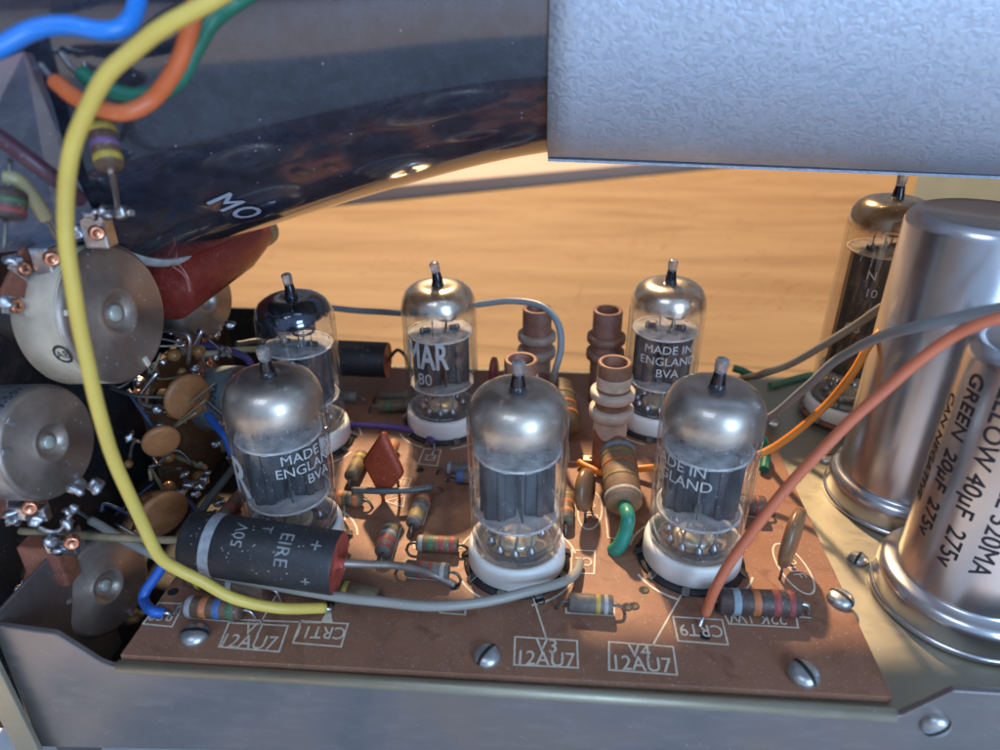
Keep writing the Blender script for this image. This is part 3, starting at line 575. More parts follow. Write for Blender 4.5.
resistor((417, 543), (458, 545), .23, .26, BR2, [(.10, .10, 'silver'), (.34, .12, 'green'), (.60, .12, 'red'), (.86, .12, 'red')], 'olive resistor with silver, green and two red bands left of the tube above V3')
resistor((406, 568), (449, 572), .23, .26, BR5, [(.34, .12, 'red'), (.58, .10, 'red'), (.86, .10, 'white')], 'grey resistor with two red bands and a white one crossed by the thick bare lead')
resistor((334, 497), (362, 500), .23, .26, BR2, [(.25, .18, 'orange'), (.55, .14, 'black'), (.82, .16, 'orange')], 'resistor with broad orange bands just right of the tube behind the big black capacitor')
resistor((351, 477), (362, 455), .24, .28, BR2, [(.45, .3, 'gold'), (.78, .14, 'yellow')], 'pale yellow banded resistor left of the red diamond capacitor')
resistor((386, 463), (394, 443), .22, .28, BR4, [(.3, .2, 'orange'), (.7, .2, 'orange')], 'orange banded resistor half hidden behind the red diamond capacitor')
resistor((377, 406), (413, 405), .24, .28, BR2, [(.35, .12, 'green'), (.86, .1, 'grey')], 'nearer of two dull dark resistors side by side left of the MAR lettered tube')
resistor((381, 396), (412, 396), .22, .28, BR5, [(.82, .12, 'gold')], 'farther of two dull dark resistors side by side left of the MAR lettered tube')
resistor((338, 395), (357, 397), .22, .26, BR5, [(.75, .2, 'grey')], 'dark resistor with a grey band in front of the rear black capacitor', (0, 1))
resistor((446, 468), (474, 470), .22, .26, BR5, [(.14, .12, 'silver')], 'grey resistor with a silver end band beside the E2 legend')
resistor((456, 476), (484, 478), .22, .26, BR5, [(.16, .22, 'blue'), (.6, .15, 'grey')], 'grey resistor with a bright blue band just left of the tube above V3')
resistor((569, 602), (613, 605), .24, .27, BR5, [(.66, .1, 'yellow'), (.84, .09, 'white')], 'charcoal resistor with yellow and white bands right of the tube above V3')
resistor((717, 601), (799, 604), .33, .36, BR3, [(.22, .09, 'pale_blue'), (.46, .09, 'orange'), (.70, .09, 'red'), (.88, .07, 'red')], 'largest dark brown resistor with pale blue, orange and two red bands above the 22K print', lead=TIN, lw=.05)
resistor((736, 504), (765, 506), .30, .34, BR1, [(.7, .08, 'red')], 'brown resistor with one red band emerging right of the tube above V4', (0, 1), lead=DARKTIN)
resistor((566, 522), (567, 494), .22, .26, BR2, [(.3, .12, 'orange'), (.6, .12, 'orange'), (.85, .1, 'gold')], 'small resistor with orange bands just right of the tube above V3')
resistor((222, 517), (238, 498), .20, .3, BR1, [(.4, .15, 'red')], 'small brown resistor at the left board edge behind the big black capacitor')
# large standing resistors
r1 = resistor(None, None, .45, 0, BR4, [(.12, .06, 'white'), (.40, .06, 'gold'), (.66, .06, 'orange'), (.84, .06, 'gold'), (.96, .08, 'pale_blue')], 'large tan resistor with a green sleeved lead standing between the two front tubes', (0, 0), pts=(P(624, 505, .80), P(618, 452, 1.15)))
p = PY(626, 505, P(624, 497, .8).y-.05)
MB().tube(cm([P(624, 506, .82), P(628, 516, .92), P(626, 530, .6), P(620, 545, .25), P(613, 551, .0)], 8), .17, 14).build('green_sleeved_lead', paint('green_sleeve', (0.02, 0.22, 0.15), 0.4, 0, 0.15, 2, 0.15, 0.1), r1).location = -Vector(r1.location)
resistor(None, None, .42, 0, BR2, [(.30, .06, 'orange'), (.50, .06, 'orange'), (.72, .06, 'gold')], 'large brown resistor with orange bands behind the tube above V3', (0, 0), pts=(P(567, 432, .55), P(559, 385, 1.2)))

c = P(590, 461, 0); t = thing('solder_tag', 'small square cream metal tag beside the base of the bright coil former', 'solder tag', c)
MB().box((0, 0, .06), (.42, .26, .1)).build('tag_plate', paint('cream_plated_tag', (0.5, 0.44, 0.3), 0.35, 0.6), t, bevel=.02)
MB().box((.05, 0, .115), (.16, .12, .02)).build('tag_slot', BLK, t)
# ------------------------------------------------------------------ capacitors
a_, b_ = PW(190, 541, 14.9), PW(339, 563, 14.7)
t = thing('capacitor', 'big black cylindrical capacitor with silver stripe and EIRE print at the front left', 'capacitor', (a_+b_)/2); M, ln = axisM(a_-(a_+b_)/2, b_-(a_+b_)/2); R = .66
MB().lathe([(R*.5, -.02), (R*.9, 0), (R, .07), (R, ln-.04), (R*.97, ln)], 56, M).build('sleeve', BLACKP, t)
MB().lathe([(R*.97, ln), (R*.90, ln-.03), (R*.5, ln-.05), (.12, ln-.03), (.10, ln+.12), (0, ln+.12)], 40, M).build('end_seal', paint('red_end_seal', (0.33, 0.05, 0.035), 0.45, 0, 0.3, 4, 0.3, 0.2), t)
MB().lathe([(R*.5, -.02), (.1, -.04), (0, -.05)], 30, M).build('end_cap', BLACKP, t)
MB().lathe([(R+.006, .50), (R+.006, .72)], 56, M).build('silver_stripe', paint('silver_stripe', (0.30, 0.32, 0.35), 0.5, 0.2, 0.3, 6, 0.2, 0.1), t)
# find angle on the sleeve that faces the camera
ctr = M @ Vector((0, 0, ln/2)); vdir = (CAM-(Vector(t.location)+ctr)); lv = M.to_3x3().inverted() @ vdir; fa = math.atan2(lv.y, lv.x)
SP = paint('worn_silver_print', (0.22, 0.225, 0.235), 0.6, 0, 0.3, 6, 0, 0, spk=0)
mtest = M @ Vector((R*math.cos(fa+.3), R*math.sin(fa+.3), 0))-M @ Vector((R*math.cos(fa), R*math.sin(fa), 0))
sgn = 1 if mtest.z > 0 else -1
def wrap_on_cap(txt, size, z, da, rot, bold=.01):
    vs, fs = text_geo(txt, size, bold); out = []
    for v in vs:
        x, y = v.x*math.cos(rot)-v.y*math.sin(rot), v.x*math.sin(rot)+v.y*math.cos(rot)
        a = fa+sgn*(da+y/(R+.01)); out.append(M @ Vector(((R+.01)*math.cos(a), (R+.01)*math.sin(a), z+x)))
    MB().add(out, fs, False).build('sleeve_print', SP, t)
wrap_on_cap('50V', .34, 1.25, .42, PI/2+.0); wrap_on_cap('EIRE', .40, 2.22, .15, -PI/2); wrap_on_cap('+', .45, 2.85, .42, 0); wrap_on_cap('+', .4, 2.75, -.75, 0); wrap_on_cap('T', .3, 1.75, .75, -PI/2)
MB().tube([Vector(p)-Vector(t.location) for p in cm([PW(20, 531, 15.6), PW(65, 534, 15.5), PW(120, 538, 15.1), PW(192, 541, 14.9)], 8)], .085, 12).build('left_lead', paint('olive_lead', (0.28, 0.22, 0.13), 0.45, 0.3, 0.25, 3, 0.2, 0.1), t)
MB().tube([Vector(p)-Vector(t.location) for p in cm([b_, PW(362, 564, 14.9), PW(400, 566, 15.3), PW(432, 574, 15.8), P(455, 585, .02)], 8)], .085, 12).build('right_lead', paint('grey_brown_lead', (0.24, 0.20, 0.17), 0.4, 0.4, 0.25, 3, 0.2, 0.1), t)

a_, b_ = PW(300, 356, 23.8), PW(388, 360, 23.6)
t = thing('capacitor', 'black cylindrical capacitor with a dull red end at the back behind the rear left tube', 'capacitor', (a_+b_)/2); M, ln = axisM(a_-(a_+b_)/2, b_-(a_+b_)/2); R = .6
MB().lathe([(0, 0), (R*.9, 0), (R, .07), (R, ln-.04), (R*.97, ln)], 48, M).build('sleeve', BLACKP, t)
MB().lathe([(R*.97, ln), (R*.90, ln-.03), (R*.4, ln-.05), (.1, ln), (0, ln+.1)], 40, M).build('end_seal', paint('red_end_seal', (0.33, 0.05, 0.035)), t)
MB().tube([Vector(p)-Vector(t.location) for p in cm([b_, PW(398, 350, 23.4), PW(408, 362, 23), P(413, 392, .02)], 8)], .06, 10).build('lead', DARKTIN, t)

# red diamond capacitor
c = P(384, 500, 0); t = thing('capacitor', 'rust red diamond shaped ceramic capacitor standing on one corner', 'capacitor', c)
def plate(pts2, th, M):
    n = len(pts2); mb = MB(); k = 4; lay = [(-.5, .80), (-.34, .97), (0, 1.0), (.34, .97), (.5, .80)]
    cx = sum(p[0] for p in pts2)/n; cy = sum(p[1] for p in pts2)/n; vs = []
    for (zz, s_) in lay:
        for (x, y) in pts2: vs.append(M @ Vector((cx+(x-cx)*s_, zz*th, cy+(y-cy)*s_)))
    fs = [(j*n+i, j*n+(i+1) % n, (j+1)*n+(i+1) % n, (j+1)*n+i) for j in range(4) for i in range(n)]+[tuple(range(n-1, -1, -1)), tuple(range(4*n, 5*n))]
    return mb.add(vs, fs)
def rnd(poly, r=.12, k=4):
    out = []; n = len(poly)
    for i in range(n):
        a, b, c_ = Vector(poly[i-1]), Vector(poly[i]), Vector(poly[(i+1) % n]); p = b+(a-b).normalized()*r; q = b+(c_-b).normalized()*r
        for j in range(k+1): s_ = j/k; out.append(tuple((1-s_)**2*p+2*s_*(1-s_)*b+s_*s_*q))
    return out
dia = rnd([(-.02, .05), (.62, 1.10), (.02, 2.25), (-.62, 1.10)], .16)
plate(dia, .24, Matrix.Rotation(-.35, 4, 'Z') @ Matrix.Rotation(.08, 4, 'Y')).build('body', paint('rust_red_dip', (0.27, 0.042, 0.016), 0.55, 0, 0.2, 3, 0.06, 0.3), t)
MB().tube([(-.02, 0, 0), (-.02, 0, .2)], .05, 8).build('lead', paint('rust_red_dip', (0.36, 0.075, 0.03)), t)
MB().tube(cm([(.35, .05, .9), (.42, 0, .5), (.42, 0, 0)], 5), .04, 8).build('lead', paint('rust_red_dip', (0.36, 0.075, 0.03)), t)
def disc_cap(c, r, th, rz, mat, label, lean=0, squash=1.0, lead=True, zc=None):
    t = thing('capacitor', label, 'capacitor', c, 'brown ceramic disc capacitors')
    pts2 = [(r*math.cos(2*PI*i/32), (zc if zc is not None else r*squash+.25)+r*squash*math.sin(2*PI*i/32)) for i in range(32)]
    plate(pts2, th, Matrix.Rotation(rz, 4, 'Z') @ Matrix.Rotation(lean, 4, 'X')).build('body', mat, t)
    if lead:
        for s_ in (-.5, .5):
            x, y = math.cos(rz)*r*s_, math.sin(rz)*r*s_; MB().tube([(x, y, .45), (x, y, 0)], .035, 8).build('lead', DARKTIN, t)
    return t
DISC = paint('brown_disc_dip', (0.20, 0.10, 0.045), 0.35, 0, 0.25, 3, 0.2, 0.15); DISCO = paint('tan_orange_disc', (0.33, 0.13, 0.045), 0.5, 0, 0.2, 2, 0.2, 0.1)
disc_cap(P(588, 516, 0), .55, .28, 1.25, DISC, 'brown disc capacitor seen nearly edge on beside the large tan resistor', -.15)
disc_cap(P(784, 570, 0), .72, .26, 1.05, DISC, 'shiny rimmed brown disc capacitor at the right of the board behind the salmon wire')
disc_cap(P(494, 392, 0), .35, .2, 1.4, paint('dull_red_dip', (0.20, 0.03, 0.03)), 'narrow dull red capacitor right of the MAR lettered tube', squash=1.5)
disc_cap(PW(187, 397, 18.6), .64, .2, 1.0, DISCO, 'tall orange brown disc capacitor beside the pale blue grey control at the left', 0, 1.0, False, 0)
disc_cap(PW(161, 441, 17.6), .46, .2, .7, DISCO, 'small orange disc capacitor in the middle of the dark clutter at the left', .2, 1.0, False, 0)
disc_cap(PW(162, 514, 17.2), .66, .2, .95, DISCO, 'orange disc capacitor just above the left end of the big black capacitor', .2, 1.0, False, 0)

# ------------------------------------------------------------------ can capacitors
def can(c, r, rf, h, label, text=False):
    t = thing('can_capacitor', label, 'can capacitor', (c[0], c[1], -.2), 'tall aluminium can capacitors')
    MB().lathe([(rf-.05, 0), (rf+.06, .02), (rf+.06, .10), (rf-.02, .14)], 72).build('base_ring', CAN, t)
    MB().lathe([(rf, .14), (rf+.0, .55), (rf-.04, .70), (rf-.14, .80), (r+.03, .82), (r, .90), (r, h-.30), (r-.05, h-.14), (r-.16, h-.03), (r-.26, h), (r-.32, h-.06), (0, h-.07)], 96).build('can_body', CAN, t)
    if text:
        a0 = math.atan2(-c[1], -c[0])-.10      # side that faces the camera
        for (txt, size, da, z, sx_) in text: cyl_text(MB(), txt, size, r+.012, a0+da, z, .018, sx_, rot=-PI/2).build('can_print', BINK, t)
    return t
can((9.36, 15.95), 1.58, 1.80, 7.7, 'plain shiny aluminium can standing between the tall rear tube and the printed can')
can((9.22, 12.30), 1.43, 1.78, 6.2, 'aluminium can with black YELLOW 40µF print at the right edge of the picture', text=[
    ('CAN NEGATIVE', .36, -1.05, 3.75, 1), ('GREEN  20μF  275v', .46, -.68, 3.85, 1), ('YELLOW 40μF  275v', .50, -.24, 3.85, 1), ('RIPPLE 320MA', .50, .20, 3.3, 1), ('PURPLE 20μF 275v', .46, .62, 3.4, 1)])

# ------------------------------------------------------------------ cathode ray tube and shield
YA, ZA = 17.5, 12.2
def bulb_r(x):
    x = max(-10.4, x); r = 3.34772866e-04*x**4+6.56408639e-03*x**3+5.16249037e-02*x**2-1.04520610e-01*x+3.7078
    return r
PR = [(-12.3, 6.1), (-11.6, 6.45), (-11.0, 6.62)]+[(-10.4+i*.52, bulb_r(-10.4+i*.52)) for i in range(21)]+[(1.0, 3.68), (2, 3.68)]
MX = Matrix(((0, 0, 1, 0), (1, 0, 0, YA), (0, 1, 0, ZA), (0, 0, 0, 1)))    # local z -> world x
ct = thing('cathode_ray_tube', 'big glossy black picture tube flaring to the left across the top', 'picture tube', (0, 0, 0))
fine = [(p.y, p.x) for p in cm([Vector((x, r, 0)) for x, r in PR], 4)]
MB().lathe(fine, 128, MX).build('glass_bulb', CRT, ct)
def crt_r(x):
    for (x0, r0_), (x1, r1_) in zip(PR[:-1], PR[1:]):
        if x0 <= x <= x1: return r0_+(r1_-r0_)*(x-x0)/(x1-x0)
    return 6
mb = MB()
def crt_text(txt, size, x0, a0, rot):
    vs, fs = text_geo(txt, size, .03, 1.15); out = []
    for v in vs:
        x = v.x*math.cos(rot)-v.y*math.sin(rot); y = v.x*math.sin(rot)+v.y*math.cos(rot); xx = x0+x; r = crt_r(xx)+.03+v.z; a = a0-y/r
        out.append((xx, YA+r*math.cos(a), ZA+r*math.sin(a)))
    mb.add(out, fs, False)
crt_text('MO', .78, -6.7, math.radians(-126), -1.35); mb.build('bulb_print', paint('grey_blue_print', (0.32, 0.38, 0.48), 0.6, 0, 0.15, 4, 0, 0, spk=0), ct)
MB().lathe([(6.44, -9.44), (6.50, -9.38), (6.49, -9.29), (6.40, -9.22), (6.30, -9.2)], 96, MX).build('torn_edge_tape', paint('translucent_tape', (0.40, 0.44, 0.46), 0.3, 0, 0.2, 3, 0.2, 0.2), ct)
sh = thing('tube_shield', 'blue grey hammer finished metal sleeve around the neck of the picture tube', 'metal shield', (0, 0, 0))
MB().lathe([(3.76, -.21), (3.84, -.23), (3.84, .3), (4.12, 9.8), (4.35, 18), (4.28, 18), (4.0, 9.8), (3.76, 0)], 160, MX).build('sleeve', HAM, sh)
se = MB().box((0, 0, 0), (18.2, .5, .06)).build('seam_edge', HAM, sh)
se.location = (8.87, YA-.6, ZA-4.03); se.rotation_euler = (.15, math.radians(1.6), 0)

# curved mask plate beside the picture tube
arc = [(24, 51, -8.0), (33, 53, -8.0), (42, 72, -8.05), (53, 105, -8.1), (63, 140, -8.2), (75, 172, -8.35), (92, 208, -8.6), (112, 236, -8.9)]
pts = [PX(*q) for q in arc]+[PX(60, 246, -9.6), PX(20, 250, -10.4), PX(-80, 262, -11.5), PX(-80, 90, -9.8)]
mb = MB(); n = len(pts); off = Vector((-.10, .03, -.02)); vs = list(pts)+[p+off for p in pts]
mb.add(vs, [tuple(range(n-1, -1, -1)), tuple(range(n, 2*n))]+[(i, (i+1) % n, n+(i+1) % n, n+i) for i in range(n)], False)
mb.build('mask_plate', ZINCD, bevel=0.03, label='blue grey sheet metal plate with curved edge at the upper left beside the black tube', category='metal plate')

# red sleeve behind
a_, b_ = PW(160, 285, 18.0), PW(258, 232, 21.5)
t = thing('insulating_sleeve', 'dark red plastic sleeve under the wide end of the black picture tube', 'plastic sleeve', a_); M, ln = axisM((0, 0, 0), b_-a_)
MB().lathe([(0.0, -.02), (.98, 0), (1.0, .06), (.80, ln-1.2), (.50, ln)], 36, M).build('sleeve', paint('dark_red_plastic', (0.20, 0.025, 0.018), 0.28, 0, 0.15, 1, 0.08, 0.05), t)
MB().lathe([(0.2, 0), (.48, 0), (.52, .1), (.50, .35), (.40, .45), (.2, .45)], 24, M @ Matrix.Translation((0, 0, ln))).build('end_bush', paint('beige_bush', (0.30, 0.20, 0.10), 0.5), t)
MB().tube([Vector(p)-a_ for p in cm([PW(172, 266, 17.0), PW(185, 276, 17.0), PW(190, 292, 17.0)], 6)], .03, 6).build('moulding_line', paint('pale_red_edge', (0.45, 0.12, 0.09), 0.4), t)

# ------------------------------------------------------------------ potentiometers
def blob(r, seed=None):
    """an uneven lump of solder"""
    mb = MB().ball((0, 0, 0), r, .8, 10); sd = Vector((random.random()*9, random.random()*9, random.random()*9))
    mb.v = [tuple(Vector(v)*(1+.9*mnoise.noise(Vector(v)*2.2/r*.5+sd))) for v in mb.v]; return mb
def proj(p):
    q = Vector(p)-CAM; w_ = q.dot(fw); return 500+F*q.dot(rt)/w_, 375-F*q.dot(up)/w_
def best_spot(Mw, r, dep, px):
    best = (1e9, 0, 0)
    for i in range(72):
        a = 2*PI*i/72; nv = Mw.to_3x3() @ Vector((math.cos(a), math.sin(a), 0))
        for k_ in range(9):
            z = -.25-(dep-.35)*k_/8; p = Mw @ Vector((r*math.cos(a), r*math.sin(a), z))
            if nv.dot(CAM-p) <= 0: continue
            u, v = proj(p); d_ = (u-px[0])**2+(v-px[1])**2
            if d_ < best[0]: best = (d_, a, z)
    return best[1], best[2], best[0]
def pot(c, nrm, r, dep, label, case=POT, cover=POTB, texts=(), band=False, knob=GLASS, lugs=True, lugang=1.0):
    nrm = Vector(nrm).normalized(); t = thing('potentiometer', label, 'potentiometer', c, 'round metal potentiometers on the left')
    X = Vector((0, 0, 1)).cross(nrm).normalized(); Y = nrm.cross(X); M = Matrix((X, Y, nrm)).transposed().to_4x4()
    MB().lathe([(r*.99, -.10), (r, -.16), (r, -dep), (r*.9, -dep-.02), (0, -dep-.02)], 72, M).build('case', case, t)
    MB().lathe([(0, -.10), (r*.10, -.09), (r*.12, -.10), (r*.17, -.16), (r*.22, -.12), (r*.30, 0.03), (r*.36, .02), (r*.40, -.03), (r*.90, -.02), (r*.96, -.05), (r*1.0, -.14)], 72, M).build('back_cover', cover, t)
    for a_ in (2.2, 2.75, 4.9):
        Ct = M @ Matrix.Rotation(a_, 4, 'Z') @ Matrix.Translation((r*.86, 0, 0)); MB().box((0, 0, 0), (.22, .12, .07), Ct.to_3x3().to_4x4()).build('crimp_tab', case, t, loc=Ct.translation, bevel=.02)
    MB().lathe([(0, -.03), (r*.09, -.03), (r*.12, -.06), (r*.12, -.12)], 24, M).build('shaft_end', paint('pale_solder_dab', (0.45, 0.48, 0.42), 0.4, 0.3), t)
    MB().lathe([(0, -dep-1.6), (r*.3, -dep-1.6), (r*.3, -dep), (0, -dep)], 24, M).build('bush', ZINC, t)
    if texts:
        vd = M.to_3x3().inverted() @ (CAM-Vector(c)); fa_ = math.atan2(vd.y, vd.x)
        Mw = Matrix.Translation(Vector(c)) @ M
        for (txt, size, ang, z, rot) in [(a_[0], a_[1], *best_spot(Mw, r, dep, a_[2])[:2], a_[3]) for a_ in texts]: cyl_text(MB(), txt, size, r+.012, ang, z, .01, 1, rot, M).build('case_print', BINK, t)
    if lugs:
        for k_ in (-.45, 0, .45):
            a = lugang+k_; B_ = M @ Matrix.Rotation(a, 4, 'Z') @ Matrix.Translation((r+.15, 0, -dep*.72))
            lg = MB().box((0, 0, 0), (.62, .34, .06), B_.to_3x3().to_4x4()).build('lug', TIN, t, loc=B_.translation, bevel=0.02)
            MB().lathe([(.05, .0), (.13, .02), (.15, .06), (.10, .10), (.05, .06)], 16, B_.to_3x3().to_4x4()).build('rivet', COPPER, lg).location = (B_.to_3x3() @ Vector((.05, 0, .02)))
            blob(.13).build('solder_joint', SOLDER, lg).location = (B_.to_3x3() @ Vector((.30, 0, .04)))
        B_ = M @ Matrix.Rotation(lugang, 4, 'Z') @ Matrix.Translation((r-.15, 0, -dep*.76)); MB().box((0, 0, 0), (1.0, 1.5, .12), B_.to_3x3().to_4x4()).build('tag_strip', PAXO, t, loc=B_.translation, bevel=0.02)
    return t
n1 = Vector((1, -.12, .12))
pot(PW(119, 313, 14.6), n1, 1.46, 1.15, 'largest round potentiometer with cream case and dimpled brown grey back at the upper left', CREAM, POTB,
    [('AB', .24, (62, 356), PI/2), ('O', .58, (62, 356), 0)], lugang=2.2)
pot(PW(52, 442, 14.6), n1, 1.21, 1.3, 'round grey potentiometer with dimpled back at the middle left edge', POT, POTB, [('9-557', .30, (14, 405), PI), ('C9', .34, (3, 435), PI)], lugang=-2.1)
pot(PW(108, 586, 16.9), Vector((1, -.28, .15)), 1.22, .95, 'lowest round potentiometer with L8 marking behind the chassis corner', POT, POTB, [('68 L8', .32, (72, 570), PI)], lugang=2.5)
pot(PW(247, 398, 20.6), Vector((1, -.1, .1)), .95, 1.3, 'pale blue grey potentiometer hidden behind the left tubes', paint('pale_blue_case', (0.36, 0.46, 0.50), 0.4, 0.5), PAXO, [('40 L8', .30, (213, 395), PI)], lugang=2.0)
pot(PW(207, 300, 20.5), Vector((1, -.3, .1)), 1.1, 1.0, 'far potentiometer with a brown stained back just right of the red sleeve', POT, POTB, lugang=-1.6)
# circle stamped on the cream case
# ------------------------------------------------------------------ resistors at the upper left
resistor(None, None, .21, 0, BR1, [(.18, .15, 'yellow'), (.48, .14, 'violet'), (.80, .15, 'yellow')], 'brown resistor with yellow violet yellow bands hanging beside the yellow wire at upper left', (0, 0), pts=(PW(110, 168, 11.0), PW(100, 122, 11.1)))
rr_ = [o for o in C.objects if o.name.startswith('resistor') and 'yellow violet' in o.get('label', '')][0]; L0 = Vector(rr_.location)
MB().tube([p-L0 for p in cm([PW(110, 168, 11.0), PW(115, 190, 11.6), PW(118, 209, 12.5)], 5)], .045, 8).build('lead', TIN, rr_)
MB().tube([p-L0 for p in cm([PW(100, 122, 11.1), PW(92, 95, 11.3), PW(84, 58, 11.5), PW(82, 38, 11.6)], 5)], .045, 8).build('lead', TIN, rr_)
resistor(None, None, .28, 0, BR3, [(.25, .15, 'red'), (.6, .15, 'green')], 'dark resistor with red and green bands at the far upper left edge', (1, 1), pts=(PW(6, 218, 11.2), PW(8, 190, 11.2)), drop=False)
# solder tags and joints
t = thing('tag_strip', 'row of solder covered tags with copper rivets above the largest potentiometer', 'solder tag strip', PW(100, 222, 13.4)); L0 = Vector(t.location)
for i, (u, v, w_) in enumerate([(92, 213, 13.2), (106, 212, 13.3), (120, 212, 12.8), (78, 232, 13.4)]):
    blob(.15).build('solder_joint', SOLDER, t, loc=PW(u, v, w_)-L0)
MB().box(PW(98, 229, 13.5)-L0, (.5, .35, .7)).build('metal_tag', TIN, t, bevel=.05); MB().box(PW(50, 262, 13.6)-L0, (.4, .5, .7)).build('metal_tag', TIN, t, bevel=.05)
MB().tube([p-L0 for p in cm([PW(88, 214, 13.2), PW(106, 211, 13.2), PW(132, 213, 12.8)], 5)], .06, 8).build('bus_wire', TIN, t)
for u, v in ((97, 233), (52, 259)):
    q = PW(u, v, 13.1)-L0; Mq, _ = axisM(q, q+Vector((.7, -.7, 0))); MB().lathe([(0, .02), (.06, .02), (.10, .07), (.14, .04), (.14, -.1)], 18, Mq).build('rivet', COPPER, t)
MB().tube([p-L0 for p in cm([PW(22, 262, 13.9), PW(28, 235, 13.8), PW(50, 222, 13.6), PW(80, 232, 13.5)], 5)], .14, 8).build('insulator_strip', PAXO, t)
t = thing('tag_strip', 'cluster of solder tags and copper rivets between the middle and lowest potentiometers', 'solder tag strip', PW(60, 530, 14.9)); L0 = Vector(t.location)
for (u, v, w_) in [(76, 487, 13.6), (95, 485, 13.5), (70, 510, 14.5), (68, 524, 14.6), (52, 540, 14.6), (35, 520, 14.6), (14, 512, 14.7), (60, 549, 14.8)]:
    blob(.13+.06*random.random()).build('solder_joint', SOLDER, t, loc=PW(u, v, w_)-L0)
for u, v in ((30, 508), (72, 543)):
    q = PW(u, v, 14.4)-L0; Mq, _ = axisM(q, q+Vector((.5, -.8, .1))); MB().lathe([(0, .02), (.06, .02), (.11, .07), (.15, .04), (.15, -.1)], 18, Mq).build('rivet', COPPER, t)
MB().box(PW(28, 512, 14.7)-L0, (.9, .2, .35)).build('metal_tag', TIN, t, bevel=.04); MB().box(PW(62, 545, 14.9)-L0, (.7, .2, .4)).build('metal_tag', TIN, t, bevel=.04)
MB().tube([p-L0 for p in cm([PW(28, 518, 14.7), PW(45, 530, 14.6), PW(60, 530, 14.6), PW(72, 512, 14.5)], 6)], .05, 8).build('bus_wire', TIN, t)
MB().box(PW(50, 560, 15.6)-L0, (.9, .5, 1.1)).build('insulator_block', PAXO, t, bevel=.05)
# dark wiring board full of joints behind the controls
t = thing('wiring_board', 'dark cluttered wiring board with solder joints behind the orange discs at the left', 'wiring board', (-11.8, 18, 0)); L0 = Vector(t.location)
MB().box((0.0, 1.8, -.6), (.16, 6, 5.4)).build('panel', paint('dark_brown_panel', (0.05, 0.028, 0.018), 0.5, 0, 0.5, 1.5, 0.4, 0.5), t)
rnd_ = random.Random(5)
for i in range(64):
    u, v, w_ = rnd_.uniform(128, 242), rnd_.uniform(325, 530), rnd_.uniform(18.6, 20.5)
    q = PW(u, v, w_)-L0
    if i % 3: blob(rnd_.uniform(.08, .17)).build('solder_joint', [SOLDER, TIN, DARKTIN][i % 3-1], t, loc=q)
    else: MB().ball(q, rnd_.uniform(.10, .2), .9, 6).build('flux_blob', paint('amber_flux', (0.25, 0.11, 0.03), 0.2), t)
for i in range(32):
    u, v, w_ = rnd_.uniform(125, 235), rnd_.uniform(320, 520), rnd_.uniform(18.2, 20.3); q = PW(u, v, w_)-L0
    d1 = Vector((rnd_.uniform(-1, 1), rnd_.uniform(-.5, .5), rnd_.uniform(-.8, .8))); d2 = d1+Vector((rnd_.uniform(-1, 1), rnd_.uniform(-.5, .5), rnd_.uniform(-1, 1)))
    MB().tube(cm([q, q+d1, q+d2], 5), rnd_.choice([.035, .05, .07]), 8).build('loose_lead', rnd_.choice([TIN, DARKTIN, DARKTIN, paint('olive_lead', (0.28, 0.22, 0.13)), paint('dark_navy_wire', (0.03, 0.05, 0.12), 0.4)]), t)

# ------------------------------------------------------------------ wires
def wm(name, rgb, rough=0.42): return paint(name, rgb, rough, 0, 0.08, 1.2, 0.10, 0.06, speck=9, spk=0.05)
YEL = wm('yellow_pvc', (0.62, 0.46, 0.09)); BLU = wm('blue_pvc', (0.01, 0.20, 0.68), 0.35); ORA = wm('orange_pvc', (0.62, 0.14, 0.04)); GRN = wm('green_pvc', (0.01, 0.16, 0.10))
SAL = wm('salmon_pvc', (0.56, 0.15, 0.07)); BOR = wm('bright_orange_pvc', (0.72, 0.22, 0.02)); GRY = wm('blue_grey_pvc', (0.20, 0.25, 0.29)); GR2 = wm('warm_grey_pvc', (0.27, 0.26, 0.23))
PUR = wm('purple_pvc', (0.10, 0.05, 0.20)); MAR = wm('maroon_pvc', (0.06, 0.02, 0.035)); OLV = wm('olive_pvc', (0.32, 0.28, 0.15)); DGR = wm('dark_grey_pvc', (0.07, 0.08, 0.08))
wire('wire', 'thick yellow wire sweeping from the top edge down to the CRT11 legend',
     [PW(262, -30, 9.2), PW(215, 0, 9.2), PW(167, 25, 9.2), PW(134, 51, 9.3), PW(106, 77, 9.4), PW(85, 114, 9.6), PW(71, 152, 9.8), PW(65, 200, 10.1), PW(68, 256, 10.4), PW(80, 332, 10.9), PW(99, 411, 11.6), PW(115, 461, 12.2), PW(138, 512, 12.9), PW(157, 553, 13.4), PW(179, 570, 13.7), PW(202, 582, 13.9), PW(236, 599, 14.2), PW(279, 608, 14.5), P(325, 608, .16)], .115, YEL, bare=[[P(322, 608, .16), P(331, 609, .08), P(331, 606, 0)]])
wire('wire', 'bright blue wire bent downwards at the top left corner', [PW(-40, 66, 9), PW(0, 46, 9.1), PW(32, 28, 9.2), PW(66, 24, 9.3), PW(104, 31, 9.4), PW(126, 25, 9.5), PW(136, 4, 9.6), PW(138, -30, 9.7)], .125, BLU)
wire('wire', 'orange wire looping under the yellow one at the top left', [PW(56, 82, 10.8), PW(75, 98, 10.6), PW(98, 108, 10.5), PW(126, 112, 10.5), PW(155, 98, 10.6), PW(176, 72, 10.4), PW(188, 40, 10.2), PW(196, 10, 10), PW(206, -30, 9.8)], .128, ORA, bare=[[PW(57, 83, 10.8), PW(48, 74, 10.9), PW(40, 64, 11)]])
